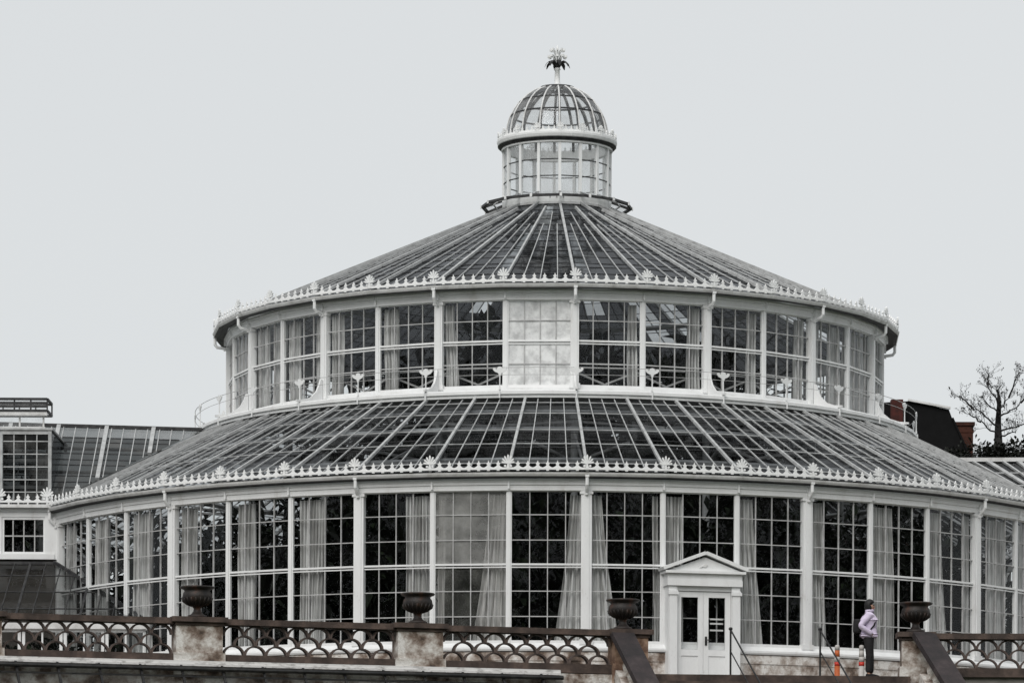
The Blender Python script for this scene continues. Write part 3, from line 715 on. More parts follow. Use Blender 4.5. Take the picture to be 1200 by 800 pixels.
# dark planting inside the wing
# glazed block standing up out of the wing roof under the ventilator
yb = YW+.08; xb1 = P(60, 540, yb+D).x; zb1 = P(30, 504, yb+D).z
m = MB(); m.box(xb1-.07, xb1+.01, yb-.05, yb+.05, 4.83, zb1); m.box(WL, xb1-.07, yb-.04, yb+.04, zb1-.10, zb1); m.box(WL, xb1+.04, yb-.08, -2.4, zb1+.002, zb1+.05)
m.box(xb1-1.28, xb1-1.18, yb-.055, yb+.05, 4.83, zb1-.10); m.box(xb1-.03, xb1+.04, -2.6, -2.5, 6.5, zb1)
blk = m.build('glazed_block', 'grey', wing)
m = MB(); xs_ = [xb1-.07-.278*i for i in range(20)]; zs_ = [4.84, 5.15, 5.45, 5.76, 6.07, 6.38, zb1-.10]
m.panes(lambda u, t: (u, yb, t), xs_, zs_, .003, (0,1,0)); m.clear = [rnd.choice((0, 0, 0, .5, .9)) for _ in m.f]
m.add([(xb1, yb+.06, 4.95), (xb1, -2.5, 7.1), (xb1, -2.5, zb1), (xb1, yb+.06, zb1)] if zb1 > 7.1 else [(xb1, yb+.06, 4.95), (xb1, -3.0, zb1), (xb1, yb+.06, zb1)], [(0,1,2,3)] if zb1 > 7.1 else [(0,1,2)]); m.clear.append(0)
m.build('pane', 'winggl', blk)
m = MB()
for x in xs_[1:]: m.box(x-.012, x+.012, yb-.02, yb+.015, 4.84, zb1-.10)
for z in zs_[1:-1]: m.box(WL, xb1-.07, yb-.018, yb+.012, z-.012, z+.012)
for z in (5.30, 5.95): m.box(WL, xb1-.10, yb+.25, yb+.32, z-.04, z+.04)
m.build('glazing_bars', 'grey', blk)
# raised ventilator on the ridge, left
mo = MB(); xe = P(57, 480, 107.0).x; x0 = WL; y0, y1 = -5.2, -4.4
zt, zm, zb = [P(30, y_, 106.8).z for y_ in (468, 486, 502)]
def frame_box(m, x0, x1, y0, y1, z0, z1, s):
    for y in (y0, y1):
        m.beam((x0, y, z0), (x1, y, z0), s, s); m.beam((x0, y, z1), (x1, y, z1), s, s)
        x = x1
        while x > x0:
            m.beam((x, y, z0+s/2), (x, y, z1-s/2), s*.6, s*.6, (0,1,0)); x -= .40
    for x in (x1,):
        m.beam((x, y0+s/2, z1), (x, y1-s/2, z1), s*.9, s*.9); m.beam((x, y0+s/2, z0), (x, y1-s/2, z0), s*.9, s*.9)
frame_box(mo, x0, xe, y0-.1, y1+.1, zm+.09, zt, .06)
for k_ in (.36, .68): mo.beam((x0, y0-.1, zm+.09+(zt-zm-.09)*k_), (xe, y0-.1, zm+.09+(zt-zm-.09)*k_), .045, .05)
vent = mo.build('ridge_ventilator', 'lead', wing)
m = MB(); m.box(x0, xe, y0-.16, y0-.02, zm-.03, zm+.05); m.box(x0, xe-.06, y0-.05, y0+.05, zb-.14, zb+.04)
x = xe-.1
while x > x0: m.box(x-.02, x+.02, y0-.03, y0+.03, zb+.05, zm-.03); x -= .58
m.build('ventilator_frame', 'white2', vent)
m = MB(); m.add([(x0, y0, zb), (xe-.08, y0, zb), (xe-.08, y0, zm), (x0, y0, zm)], [(0,1,2,3)]); m.add([(x0, y0-.1, zm+.1), (xe-.04, y0-.1, zm+.1), (xe-.04, y0-.1, zt), (x0, y0-.1, zt)], [(0,1,2,3)])
m.build('pane', 'lanternglass', vent)
m = MB(); m.box(x0, xe-.1, y0+.06, y1, zb-.9, zb-.1); m.build('ventilator_shaft', 'grey', vent) if False else None

# dark planting in the wing and the lean-to
m = MB()
for _ in range(150): clump(Vector((r7.uniform(-18.8, -12.9), r7.uniform(-5.2, 2), r7.uniform(.4, 4.6))), r7.uniform(.6, 1.0), 45, .5, .09)
for _ in range(60): clump(Vector((r7.uniform(-18.8, -12.6), r7.uniform(-3.4, 0), r7.uniform(4.4, 5.3))), r7.uniform(.4, .6), 45, .5, .09)
for _ in range(70): clump(Vector((r7.uniform(-18.8, -10.4), r7.uniform(-8.4, -6.4), r7.uniform(.2, 1.0))), r7.uniform(.3, .5), 50, .4, .07)
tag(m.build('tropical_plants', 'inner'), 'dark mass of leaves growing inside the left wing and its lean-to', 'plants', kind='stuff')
# lean-to in front of the wing
lean = empty('lean_to_greenhouse', 'low dark lean-to glasshouse with hipped end and white windows, in front of the left wing', 'greenhouse', (-13, -9, 0))
def lb(m, name, mat, par=None):
    o = m.build(name, mat, par or lean)
    if par is None: o.location = (13, 9, 0)
    return o
T1 = Vector((P(64, 660, 106.2).x, YW-.14, P(64, 660, 106.2).z)); T0 = Vector((WL, T1.y, T1.z))
B1 = P(172, 729, 102.9); B0 = Vector((WL, B1.y, B1.z)); H1 = Vector((B1.x, YW-.3, B1.z))
g = MB(); ts = [0, .22, .5, .78, 1]
for ta, tb in zip(ts, ts[1:]):
    x = -18.8; xm = lambda t: B1.x+(T1.x-B1.x)*t
    while x < xm(ta):
        f_ = lambda x_, t_: Vector((min(x_, xm(t_)), B0.y+(T0.y-B0.y)*t_, B0.z+(T0.z-B0.z)*t_))
        c = [f_(x, ta), f_(x+.38, ta), f_(x+.38, tb), f_(x, tb)]
        if (c[2]-c[3]).length < 1e-4: c = c[:3]
        g.add(c, [tuple(range(len(c)))]); x += .38
rg2 = lb(g, 'roof_glazing', 'leangl')
g = MB(); g.add([B1, H1, T1], [(0,1,2)]); lb(g, 'hip_glazing', 'leangl')
nl = (B1-B0).cross(T0-B0).normalized(); nl = nl if nl.z > 0 else -nl
m = MB(); m.beam(T1+Vector((0,-.02,.03)), B1+Vector((.02,0,.04)), .07, .07); m.beam(T0, T1, .08, .08)
lb(m, 'hip_rafter', 'soffit')
b = MB()
for i in range(24):
    x = -18.8+.38*i
    if x < T1.x: p, q_ = Vector((x, B0.y, B0.z)), Vector((x, T0.y, T0.z))
    else:
        t = (B1.x-x)/(B1.x-T1.x)
        if t <= .05: continue
        p = Vector((x, B0.y, B0.z)); q_ = B1.lerp(T1, t)
    b.beam(p+nl*.012, q_+nl*.012, .022 if i % 4 else .055, .03, nl)
for t in (.22, .5, .78):
    b.beam(B0.lerp(T0, t)+nl*.006, B1.lerp(T1, t)+nl*.006, .035, .02, nl)
b.build('glazing_bars', 'soffit', rg2)
m = MB(); m.box(WL, B1.x+.08, B1.y-.1, B1.y+.06, B1.z-.16, B1.z-.02); lb(m, 'gutter', 'white2')
m = MB(); m.box(WL, B1.x, B1.y, B1.y+.12, -.1, .55); m.box(B1.x-.12, B1.x, B1.y+.122, YW-.35, -.1, .55); lb(m, 'wall', 'stone')
x = B1.x-.02; i = 0; zw0, zw1 = .55, B1.z-.16
while x > WL+1:
    f = MB(); w = .95
    f.box(x-w, x-w+.07, B1.y, B1.y+.08, zw0, zw1); f.box(x-.07, x, B1.y, B1.y+.08, zw0, zw1); f.box(x-w+.07, x-.07, B1.y, B1.y+.08, zw1-.07, zw1); f.box(x-w+.07, x-.07, B1.y, B1.y+.08, zw0, zw0+.07); f.box(x-w/2-.02, x-w/2+.02, B1.y+.01, B1.y+.06, zw0+.07, zw1-.07)
    o = lb(f, 'window', 'white'); g = MB(); g.add([(x-w+.07, B1.y+.04, zw0+.07), (x-.07, B1.y+.04, zw0+.07), (x-.07, B1.y+.04, zw1-.07), (x-w+.07, B1.y+.04, zw1-.07)], [(0,1,2,3)]); g.build('pane', 'win', o)
    x -= .98
g = MB(); g.add([(B1.x-.04, B1.y+.1, .55), (B1.x-.04, YW-.35, .55), (B1.x-.04, YW-.35, zw1), (B1.x-.04, B1.y+.1, zw1)], [(0,1,2,3)]); lb(g, 'end_pane', 'win')

# right wing, seen just over the eaves
rw_ = empty('glass_wing', 'far glasshouse wing at the right edge, only its grey glass roof showing above the eaves', 'greenhouse', (13, -2, 0))
def rb(m, name, mat, par=None):
    o = m.build(name, mat, par or rw_)
    if par is None: o.location = (-13, 2, 0)
    return o
ra_, rb_ = P(1121, 541, 111.5), P(1300, 540.5, 111.5)
ea, eb = Vector((12.5, -4.2, 4.8)), Vector((rb_.x, -4.2, 4.8))
ra_.x = 10.0
g = MB(); g.add([ea, eb, rb_, ra_], [(0,1,2,3)]); rgr = rb(g, 'roof_glazing', 'winggl')
nr = (eb-ea).cross(rb_-ea).normalized(); nr = nr if nr.z > 0 else -nr
b = MB(); l = MB()
for i in range(11):
    s = i/10; b.beam(ea.lerp(eb, s)+nr*.02, (ra_+Vector((.2,0,0))).lerp(rb_, s)+nr*.02, .05 if i % 2 else .11, .06, nr)
for t in (.3, .55, .78): b.beam(ea.lerp(ra_, t)+nr*.01, eb.lerp(rb_, t)+nr*.01, .05, .03, nr)
b.build('glazing_bars', 'grey', rgr)
m = MB(); m.beam(ra_+Vector((0,0,.05)), rb_+Vector((0,0,.05)), .14, .1); m.build('ridge', 'white2', rgr)
m = MB(); m.box(12.4, rb_.x, -4.25, -4.05, 0, 4.75); rb(m, 'wall', 'white2')

# ------------------------------------------------------------------ terrace, steps, ground
LA = Vector((P(-60, 720, 91.4).x, 91.4-D, 0)); LB = Vector((P(712, 738, 95.5).x, 95.5-D, 0))
TD = (LB-LA).normalized(); TN = Vector((TD.y, -TD.x, 0))            # along the balustrade, and outwards to the viewer
def on_line(px):      # point of the left balustrade line seen at px
    k = (px-CX-1.6)/F
    s = (k*(LA.y+D)-LA.x)/(TD.x-k*TD.y)
    return LA+TD*s
YRT = 96.1-D
ptop = [Vector((-26, (LA-TD*14).y, 0)), LA-TD*10, LB+TD*.35+TN*.1, Vector((P(1060, 740, 96.0).x, YRT-.1, 0)), Vector((26, YRT-.1, 0)), Vector((26, 26, 0)), Vector((-26, 26, 0))]
m = MB(); n = len(ptop)
m.add([v for v in ptop]+[v+Vector((0,0,-3.2)) for v in ptop], [tuple(range(n)), tuple(range(2*n-1, n-1, -1))]+[(i, i+n, (i+1) % n+n, (i+1) % n) for i in range(n)])
tag(m.build('terrace', 'pave'), kind='structure')
# steps down from the terrace
S0 = LB+TD*.35+TN*.12; S1 = Vector((P(1062, 740, 96.0).x, YRT-.12, 0))
m = MB()
for i in range(16):
    a0, b0 = S0+TN*(.0+.25*i), S1+TN*(.0+.25*i); a1, b1 = S0+TN*(.27+.25*i), S1+TN*(.27+.25*i)
    z = -.003-.165*i
    vs = [a0+Vector((0,0,z-3.0+.1*i)), b0+Vector((0,0,z-3.0+.1*i)), b1+Vector((0,0,z-3.0+.1*i)), a1+Vector((0,0,z-3.0+.1*i))]+[v+Vector((0,0,z)) for v in (a0, b0, b1, a1)]
    m.add(vs, [(0,3,2,1),(4,5,6,7),(0,1,5,4),(1,2,6,5),(2,3,7,6),(3,0,4,7)])
tag(m.build('stone_steps', 'cope'), 'flight of brown stone steps descending from the terrace in front of the door', 'steps')
# hill and ground
m = MB()
gx = [-60+6*i for i in range(21)]; prof = [(-14, -2.4), (-18, -2.5), (-24, -3.6), (-32, -6.0), (-44, -8.0), (-60, -8.46)]
vs = [(x*(1+.1*j), y-(LB.y-max(LA.y-4, LA.y+(LB.y-LA.y)*min(1, max(0, (x+16)/18))))*.6, z+.12*math.sin(x*.7+j)) for j, (y, z) in enumerate(prof) for x in gx]; w = len(gx)
m.add(vs, [(j*w+i, j*w+i+1, (j+1)*w+i+1, (j+1)*w+i) for j in range(len(prof)-1) for i in range(w-1)])
tag(m.build('hillside', 'grass'), kind='structure')
m = MB(); m.add([(-2500, -2500, -8.5), (2500, -2500, -8.5), (2500, 2500, -8.5), (-2500, 2500, -8.5)], [(0,1,2,3)]); tag(m.build('ground', 'grass'), kind='structure')

# ------------------------------------------------------------------ balustrades
BZ0, BZ1, BZT = .20, .82, .955
def balustrade(a, b, label, nt, post_left=False):
    a, b = Vector(a), Vector(b); t = (b-a).normalized(); L = (b-a).length; rz = math.atan2(t.y, t.x)
    root = empty('balustrade', label, 'balustrade', a, rz, 'pierced balustrades along the terrace edge')
    m = MB(); m.box(0, L, -.20, .20, 0, BZ0-.002); m.build('plinth', 'cope', root)
    m = MB(); m.box(-.02, L+.02, -.21, .21, BZT-.125, BZT)
    for j in range(1, 3): m.box(L*j/3-.008, L*j/3+.008, -.215, .215, BZT-.127, BZT+.002)
    m.build('coping', 'cope', root)
    # half round tiles, three staggered courses
    w = L/nt; h = (BZT-.125-BZ0)/3
    first = None
    tm = MB(); N = 10; ro = w*.52; ri = w*.435; hh = h*1.08
    vs = []
    for y in (-.09, .09):
        for i in range(N+1):
            A = PI*i/N; vs.append((ro*math.cos(A), y, hh*math.sin(A)))
        for i in range(N+1):
            A = PI*i/N; vs.append((ri*math.cos(A), y, (hh-.034)*math.sin(A)))
    K = N+1; fs = []
    for i in range(N):
        fs += [(i, i+1, K+i+1, K+i), (2*K+i, 3*K+i, 3*K+i+1, 2*K+i+1), (i, 2*K+i, 2*K+i+1, i+1), (K+i, K+i+1, 3*K+i+1, 3*K+i)]
    fs += [(0, K, 3*K, 2*K), (N, 2*K+N, 3*K+N, K+N)]
    tm.add(vs, fs)
    for row in range(3):
        for i in range(nt if row != 1 else nt+1):
            x = (i+.5)*w if row != 1 else i*w
            if row == 1 and i in (0, nt): continue
            if first is None: first = tm.build('arch_tile', 'tile', root); o = first
            else: o = first.copy(); C.objects.link(o); o.parent = root
            o.location = (x, .004*((row*5+i) % 3), BZ0+row*h-.01+(.002 if row == 1 else 0))
            o.rotation_euler.z = rnd.uniform(-.03, .03)
    return root
def pedestal(c, rz, w, label, mat='stone', h=BZT, d=.62):
    root = empty('pedestal', label, 'pedestal', c, rz, 'stone pedestals in the terrace balustrade')
    m = MB(); hw = w/2
    m.box(-hw+.05, hw-.05, -d/2+.05, d/2-.05, .22, h-.16); m.build('block', mat, root)
    m = MB(); m.box(-hw, hw, -d/2, d/2, -.25, .218); m.build('foot', 'stone_rust' if mat == 'stone_rust' else 'stone', root)
    m = MB(); m.box(-hw+.02, hw-.02, -d/2+.02, d/2-.02, h-.158, h-.09); m.box(-hw-.05, hw+.05, -d/2-.05, d/2+.05, h-.088, h+.02); m.build('cap', 'cope', root)
    return root
rzl = math.atan2(TD.y, TD.x)
pc = [on_line(x) for x in (-28, 231, 489.5, 736)]
pw = 1.10
pedestal(pc[0], rzl, pw, 'stained stone pedestal cut off by the left edge of the view, without an urn')
pedestal(pc[1], rzl, pw, 'wide blotchy stone pedestal under the leftmost rusty urn')
pedestal(pc[2], rzl, pw, 'wide pale stone pedestal under the second urn from the left')
pedestal(pc[3], rzl, .86, 'rust-stained stone pedestal under the third urn, beside the left stair rail', 'stone_rust')
pr_c = Vector((P(1073, 740, 96.1).x, YRT, 0))
pedestal(pr_c, 0, .74, 'narrow stone pedestal under the rightmost urn, right of the person', 'stone', BZT)
labs = ['arch-tile balustrade at far left, in front of the lean-to glasshouse', 'arch-tile balustrade between the first and second urns from the left', 'arch-tile balustrade between the second urn and the left stair rail']
for i in range(3):
    balustrade(pc[i]+TD*pw/2, pc[i+1]-TD*(pw/2 if i < 2 else .43), labs[i], 8)
balustrade(pr_c+Vector((.37, 0, 0)), pr_c+Vector((4.2, 0, 0)), 'arch-tile balustrade at far right, beside the right stair rail', 8)
# urns
def urn_mesh():
    m = MB()
    pr = [(0, 0), (.20, 0), (.20, .05), (.13, .075), (.085, .13), (.075, .19), (.10, .225), (.20, .27), (.285, .34), (.315, .42), (.30, .50), (.265, .545), (.275, .575), (.345, .60), (.365, .625), (.35, .645), (.28, .64), (.22, .50), (0, .46)]
    m.lathe(pr, 28)
    for i in range(20):     # gadroons round the belly
        a = 2*PI*i/20
        m.tube([(r*math.sin(a), -r*math.cos(a), z) for r, z in ((.12, .235), (.215, .28), (.298, .345), (.322, .41))], [.008, .018, .022, .012], 5)
    return m
ul = ['large rusty iron urn on the blotchy pedestal, leftmost of the four', 'rusty iron urn on the pale pedestal, in front of the greyish window', 'dark iron urn on the rust-stained pedestal, left of the door', 'black iron urn on the narrow pedestal, right of the person']
u0 = None
for i, (c, l) in enumerate(zip([pc[1], pc[2], pc[3]-TD*.12, pr_c], ul)):
    if u0 is None: u0 = urn_mesh().build('urn', 'urn', None, smooth=True); o = u0
    else: o = u0.copy(); C.objects.link(o)
    o.location = c+Vector((0, 0, BZT+.02)); o.rotation_euler.z = .3*i; o.scale = (1.02, 1.02, 1.03)
    tag(o, l, 'urn', 'iron urns on the balustrade pedestals')

# stair side walls: sloping coping over stone balusters
def stair_rail(p0, label):
    root = empty('stair_rail', label, 'stair rail', (p0.x, p0.y, 0), 0, 'sloping stair rails of the terrace steps')
    loc = Vector((p0.x, p0.y, 0)); L = 5.0; sl = .665
    q0 = Vector((0, 0, p0.z)); q1 = q0+TN*L-Vector((0, 0, sl*L))
    m = MB(); m.beam(q0-TN*.05+Vector((0,0,.03)), q1, .50, .14); m.build('coping', 'rail_dark', root)
    m = MB(); m.beam(q0-Vector((0,0,.95))+TN*.2, q1-Vector((0,0,.82)), .42, .25); m.build('string', 'stone', root)
    bm_ = MB(); bm_.lathe([(0, 0), (.085, 0), (.085, .05), (.05, .08), (.085, .17), (.10, .25), (.06, .38), (.045, .45), (.06, .48), (.085, .5), (.085, .58), (0, .58)], 10)
    first = None
    for i in range(14):
        d = .42+.33*i
        if first is None: first = bm_.build('baluster', 'stone', root, smooth=True); o = first
        else: o = first.copy(); C.objects.link(o); o.parent = root
        o.location = q0+TN*d-Vector((0,0,sl*d+.72))
    return root
hp = P(728, 743, 95.35); hp.z = .90; stair_rail(hp, 'dark sloping stone stair rail left of the steps, spotted with pale lichen')
sp = MB(); rs = random.Random(5)
hp2 = P(1083, 745, 95.7); hp2.z = .88; stair_rail(hp2, 'dark sloping stone stair rail right of the steps, below the rightmost urn')
# metal handrails
def handrail(px, label):
    b = P(px, 795, 95.6); root = empty('handrail', label, 'handrail', (b.x, b.y, 0), 0, 'thin black handrails on the steps')
    m = MB(); m.tube([(0,0,-.02), (0,0,.98)], .022, 8); m.lathe([(0, .97), (.035, .98), (.045, 1.01), (.035, 1.04), (0, 1.05)], 8); m.build('post', 'iron', root)
    for nm, z in (('top_rail', .99), ('mid_rail', .52)):
        m = MB(); m.tube([Vector((0,0,z)), Vector((0,0,z))+TN*3.0-Vector((0,0,1.98))], .019 if z > .6 else .014, 8); m.build(nm, 'iron', root)
    e = TN*3.0-Vector((0,0,1.98)); m = MB(); m.tube([e+Vector((0,0,-.1)), e+Vector((0,0,.99))], .022, 8); m.build('post', 'iron', root)
handrail(856, 'thin black metal handrail in front of the white door'); handrail(961, 'thin black metal handrail left of the orange bollard')
# bollards
def bollard(px, label, low, grp='striped bollards on the terrace'):
    b = P(px, 795, 96.3); root = empty('bollard', label, 'bollard', (b.x, b.y, 0), 0, grp)
    m = MB(); m.lathe([(0, 0), (.085, 0), (.085, .03), (.062, .05), (.060, .26), (0, .26)], 14); m.build('foot', low, root, True)
    m = MB(); m.lathe([(.0, .26), (.063, .262), (.063, .345), (0, .345)], 14); m.build('red_band', 'red', root, True)
    m = MB(); m.lathe([(0, .346), (.060, .347), (.060, .46), (0, .46)], 14); m.build('white_band', 'bandwhite', root, True)
    m = MB(); m.lathe([(0, .461), (.058, .462), (.056, .60), (.0, .60)], 14); m.build('shaft', low, root, True)
    m = MB(); m.lathe([(0, .601), (.055, .602), (.053, .70), (.035, .72), (0, .725)], 14); m.build('tip', 'bandwhite', root, True)
bollard(981, 'orange bollard with red and white bands, left of the other bollard', 'orange'); bollard(1009.5, 'whitish bollard with one red band, just behind the person', 'bandwhite')

# ------------------------------------------------------------------ lean-to cold frame under the balustrade and wall
wallp = [LA-TD*8+TN*.22, LB+TN*.22+TD*.1]
m = MB(); a, b = wallp
m.add([a+Vector((0,0,-3)), b+Vector((0,0,-3)), b+Vector((0,0,-.02)), a+Vector((0,0,-.02)), a-TN*.12+Vector((0,0,-3)), b-TN*.12+Vector((0,0,-3)), b-TN*.12+Vector((0,0,-.02)), a-TN*.12+Vector((0,0,-.02))],
      [(0,1,2,3),(7,6,5,4),(0,4,5,1),(1,5,6,2),(2,6,7,3),(3,7,4,0)])
tag(m.build('retaining_wall', 'stone'), 'weathered stone retaining wall below the left balustrades, behind the dark glass frame', 'wall')
cf0 = LA-TD*6; ce = on_line(652)
Lc = (ce-cf0).length
cf = empty('cold_frame', 'dark lean-to glass frame with white top flashing along the foot of the terrace wall', 'glasshouse', cf0+TN*.24-Vector((0, 0, .09)), rzl)
m = MB(); m.box(0, Lc, -.10, 0, .04, .135); m.box(0, Lc, -.13, -.10, .02, .07)
x = .2
while x < Lc: m.box(x-.012, x+.012, -.145, -.13, .03, .06); x += .52
m.build('flashing', 'flash', cf)
m = MB(); m.add([(0, -.12, 0), (Lc, -.12, 0), (Lc, -1.3, -1.1), (0, -1.3, -1.1)], [(0,1,2,3)]); g = m.build('glazing', 'leangl', cf)
m = MB(); x = .3
while x < Lc: m.beam((x, -.12, .02), (x, -1.3, -1.08), .05, .05, (0,-.7,.7)); x += .88
m.beam((0, -.16, -.02), (Lc, -.16, -.02), .05, .05); m.beam((0, -.42, -.22), (Lc, -.42, -.22), .03, .04); m.build('glazing_bars', 'iron', g)
m = MB(); m.tube([(0, -.30, -.04), (Lc*.6, -.30, -.06), (Lc, -.30, -.05)], .045, 8); m.build('pipe', 'iron', cf)
m = MB(); m.box(0, Lc, -1.36, -1.26, -2.6, -1.1); m.build('front_wall', 'stone', cf)

# ------------------------------------------------------------------ house, tree and hedge behind on the right
hd = 150.0
def Q(px, py, d=hd): return P(px, py, d)
hx0, hx1 = Q(1057, 470).x, Q(1112, 480).x
bh = empty('mansard_house', 'black mansard-roofed house with red chimneys behind the rotunda on the right', 'house', (hx0+1, hd-D, -8.5))
off = Vector((-(hx0+1), -(hd-D), 8.5))
def hb(m, name, mat, par=None):
    o = m.build(name, mat, par or bh)
    if par is None: o.location = off
    return o
ztop = Q(1085, 475).z; zl = Q(1150, 560).z; y0 = hd-D
xl = hx0-6
prof = [(xl, zl-2), (xl, ztop-.1), (hx0-.2, ztop+.12), (hx0+.25, ztop+.15), (hx1, ztop-.13), (hx1+.1, ztop-.4), (Q(1152, 566).x, zl-.3), (Q(1154, 566).x, zl-2)]
m = MB(); m.prism(prof, (0, y0+4, 0), (1,0,0), (0,0,1), 8); hb(m, 'roof', 'slate')
m = MB(); m.box(xl, prof[-1][0]-.3, y0+.3, y0+7.7, -8.5, zl-2); hb(m, 'wall', 'brick2')
m = MB(); m.beam((hx0+.2, y0-.05, ztop+.18), (hx1+.05, y0-.05, ztop-.09), .15, .07); hb(m, 'eaves_trim', 'white2')
m = MB(); a_, b_ = Q(1043, 470), Q(1057, 500); m.box(a_.x, b_.x, y0-.5, y0-.05, b_.z-2, a_.z); hb(m, 'chimney', 'brick')
a_, b_ = Q(1119, 498, hd+2.5), Q(1139, 540, hd+2.5); m = MB(); m.box(a_.x, b_.x, y0+2.1, y0+2.9, b_.z-3, a_.z-.06); m.box(a_.x-.06, b_.x+.06, y0+2.05, y0+2.95, a_.z-.058, a_.z+.06); m.box(a_.x-.03, b_.x+.03, y0+2.08, y0+2.92, a_.z-.30, a_.z-.22); hb(m, 'chimney', 'brick2')
m = MB()
for t in (.25, .5, .75): m.beam((hx1+.1+(Q(1152, 566).x-hx1)*t, y0-.02, ztop-.4+(zl+.1-ztop)*t), (hx1+.1+(Q(1152, 566).x-hx1)*t, y0+7.9, ztop-.4+(zl+.1-ztop)*t), .05, .05)
m.beam((hx1+.12, y0-.03, ztop-.42), (Q(1152, 566).x+.02, y0-.03, zl-.3), .1, .06); hb(m, 'verge', 'slate')
# dark evergreen crowns
def evergreen(px, w, top, d, label, seed):
    r = random.Random(seed); b = Q(px, top, d)
    root = empty('evergreen_tree', label, 'tree', (b.x, d-D, -8.5), 0, 'dark evergreens behind the glasshouse on the right')
    H = b.z+8.5
    m = MB(); m.tube([(0,0,0), (.1,0,H*.5), (0,.1,H*.9)], [.35, .25, .08], 8); m.build('trunk', 'bark', root)
    m = MB()
    for _ in range(90):
        xx = r.uniform(-1, 1); c = Vector((xx*w, r.uniform(-.9, .9), H-.25-.35*xx*xx-3.2*r.random()**1.6))
        for _ in range(45):
            u_ = rv(r); leaf(m, c+u_*.38*r.random(), u_+Vector((0,0,.1)), r.uniform(.12,.26), r.uniform(.03,.06))
    m.build('crown', 'ever', root)
evergreen(1150, 1.3, 519, 145, 'dark evergreen crown beside the brown chimney', 1)
evergreen(1180, 1.2, 518, 146, 'dark evergreen crown below the bare tree', 2)
evergreen(1212, 1.5, 513, 145, 'dark evergreen crown cut off by the right edge of the view', 3)
# bare tree
td = 150.0; tb = Q(1170, 520, td)
tree = empty('bare_tree', 'nearly leafless dark tree with upswept limbs, rising behind the evergreens', 'tree', (tb.x, td-D, -8.5))
tr = random.Random(11); m = MB(); lv = MB()
def Lc_(px, py): v = Q(px, py, td); return Vector((v.x-tb.x, tr.uniform(-.5, .5), v.z+8.5))
def limb(p, q_, r0, r1, n=5, wob=.05):
    pts = [p.lerp(q_, i/n)+(Vector((tr.uniform(-1,1), tr.uniform(-1,1), tr.uniform(-1,1)))*wob if 0 < i < n else Vector()) for i in range(n+1)]
    m.tube(pts, [r0+(r1-r0)*i/n for i in range(n+1)], 6); return pts
def twigs(p, d, l, r, depth):
    q_ = p+d*l; limb(p, q_, r, r*.55, 3, l*.06)
    if depth == 0:
        for _ in range(2): 
            if tr.random() < .22: leaf(lv, q_+rv(tr)*.06, rv(tr), tr.uniform(.06,.12), .022)
        return
    for _ in range(3 if tr.random() < .6 else 2):
        dd = (d+rv(tr)*.55+Vector((0,0,.22))).normalized(); twigs(p.lerp(q_, tr.uniform(.55,1)), dd, l*tr.uniform(.55,.8), r*.6, depth-1)
base = Lc_(1170, 520); base.y = 0; fork = Lc_(1171, 470); fork.y = 0
m.tube([(0,0,0), (.05,0,base.z*.5), base, Lc_(1171, 495), fork, Lc_(1169, 456)], [.32, .25, .15, .11, .07, .025], 10)
ends = [(1172, 474, 1158, 452), (1158, 452, 1160, 436), (1171, 480, 1182, 466), (1182, 466, 1192, 440), (1170, 500, 1142, 480), (1142, 480, 1127, 463), (1171, 488, 1196, 472), (1196, 472, 1212, 455),
        (1169, 510, 1150, 494), (1150, 494, 1136, 484), (1172, 505, 1200, 498), (1171, 478, 1168, 455), (1170, 512, 1190, 506), (1171, 484, 1155, 470)]
for x0_, y0_, x1_, y1_ in ends:
    p_, q_ = Lc_(x0_, y0_), Lc_(x1_, y1_); p_.y *= .2; pts = limb(p_, q_, .036, .016, 5, .04)
    for w_ in pts[2:]:
        for _ in range(2):
            dd = ((q_-p_).normalized()*.6+rv(tr)*.8+Vector((0,0,.35))).normalized(); twigs(w_, dd, tr.uniform(.15,.30), .008, 3)
m.build('trunk', 'bark', tree); lv.build('crown', 'dry', tree)

# ------------------------------------------------------------------ the wood across the park, behind the viewer (mirrored in the panes)
m = MB(); rw = random.Random(21)
for i in range(560):
    a = math.radians(rw.uniform(-86, 86)); rr = 124+rw.uniform(0, 25); x = rr*math.sin(a); y = -rr*math.cos(a); top = rw.uniform(12, 27); rad = rw.uniform(3, 5)
    for _ in range(26):
        v = rv(rw); c = Vector((x, y, -8.5+(top+8.5)*rw.uniform(.1, 1)))+v*rad*.7
        for _ in range(5):
            u_ = rv(rw); leaf(m, c+u_*.8, u_, rw.uniform(1.2, 2.4), rw.uniform(.4,.8))
tag(m.build('distant_wood', 'wood'), 'far-off wood across the park facing the glasshouse', 'wood', kind='stuff')

# ------------------------------------------------------------------ person
def skinned(name, verts, edges, radii, mat, parent, root=0, sub=2):
    me = bpy.data.meshes.new(name); me.from_pydata(verts, edges, [])
    o = bpy.data.objects.new(name, me); C.objects.link(o)
    md = o.modifiers.new('s', 'SKIN'); md.use_smooth_shade = True
    sv = me.skin_vertices[0].data
    for i, r in enumerate(radii):
        sv[i].radius = r if isinstance(r, tuple) else (r, r)
        sv[i].use_root = (i == root)
    if sub: s = o.modifiers.new('u', 'SUBSURF'); s.levels = sub; s.render_levels = sub
    dg = bpy.context.evaluated_depsgraph_get(); dg.update()
    nm = bpy.data.meshes.new_from_object(o.evaluated_get(dg)); nm.name = name
    o.modifiers.clear(); o.data = nm; nm.materials.clear(); nm.materials.append(M[mat]); o.parent = parent
    for p_ in nm.polygons: p_.use_smooth = True
    return o
fp = P(1018, 794, 96.4)
per = empty('person', 'person in a lilac jacket, black trousers and black hood, hand in pocket, facing right', 'person', (fp.x, fp.y, .0), 0)
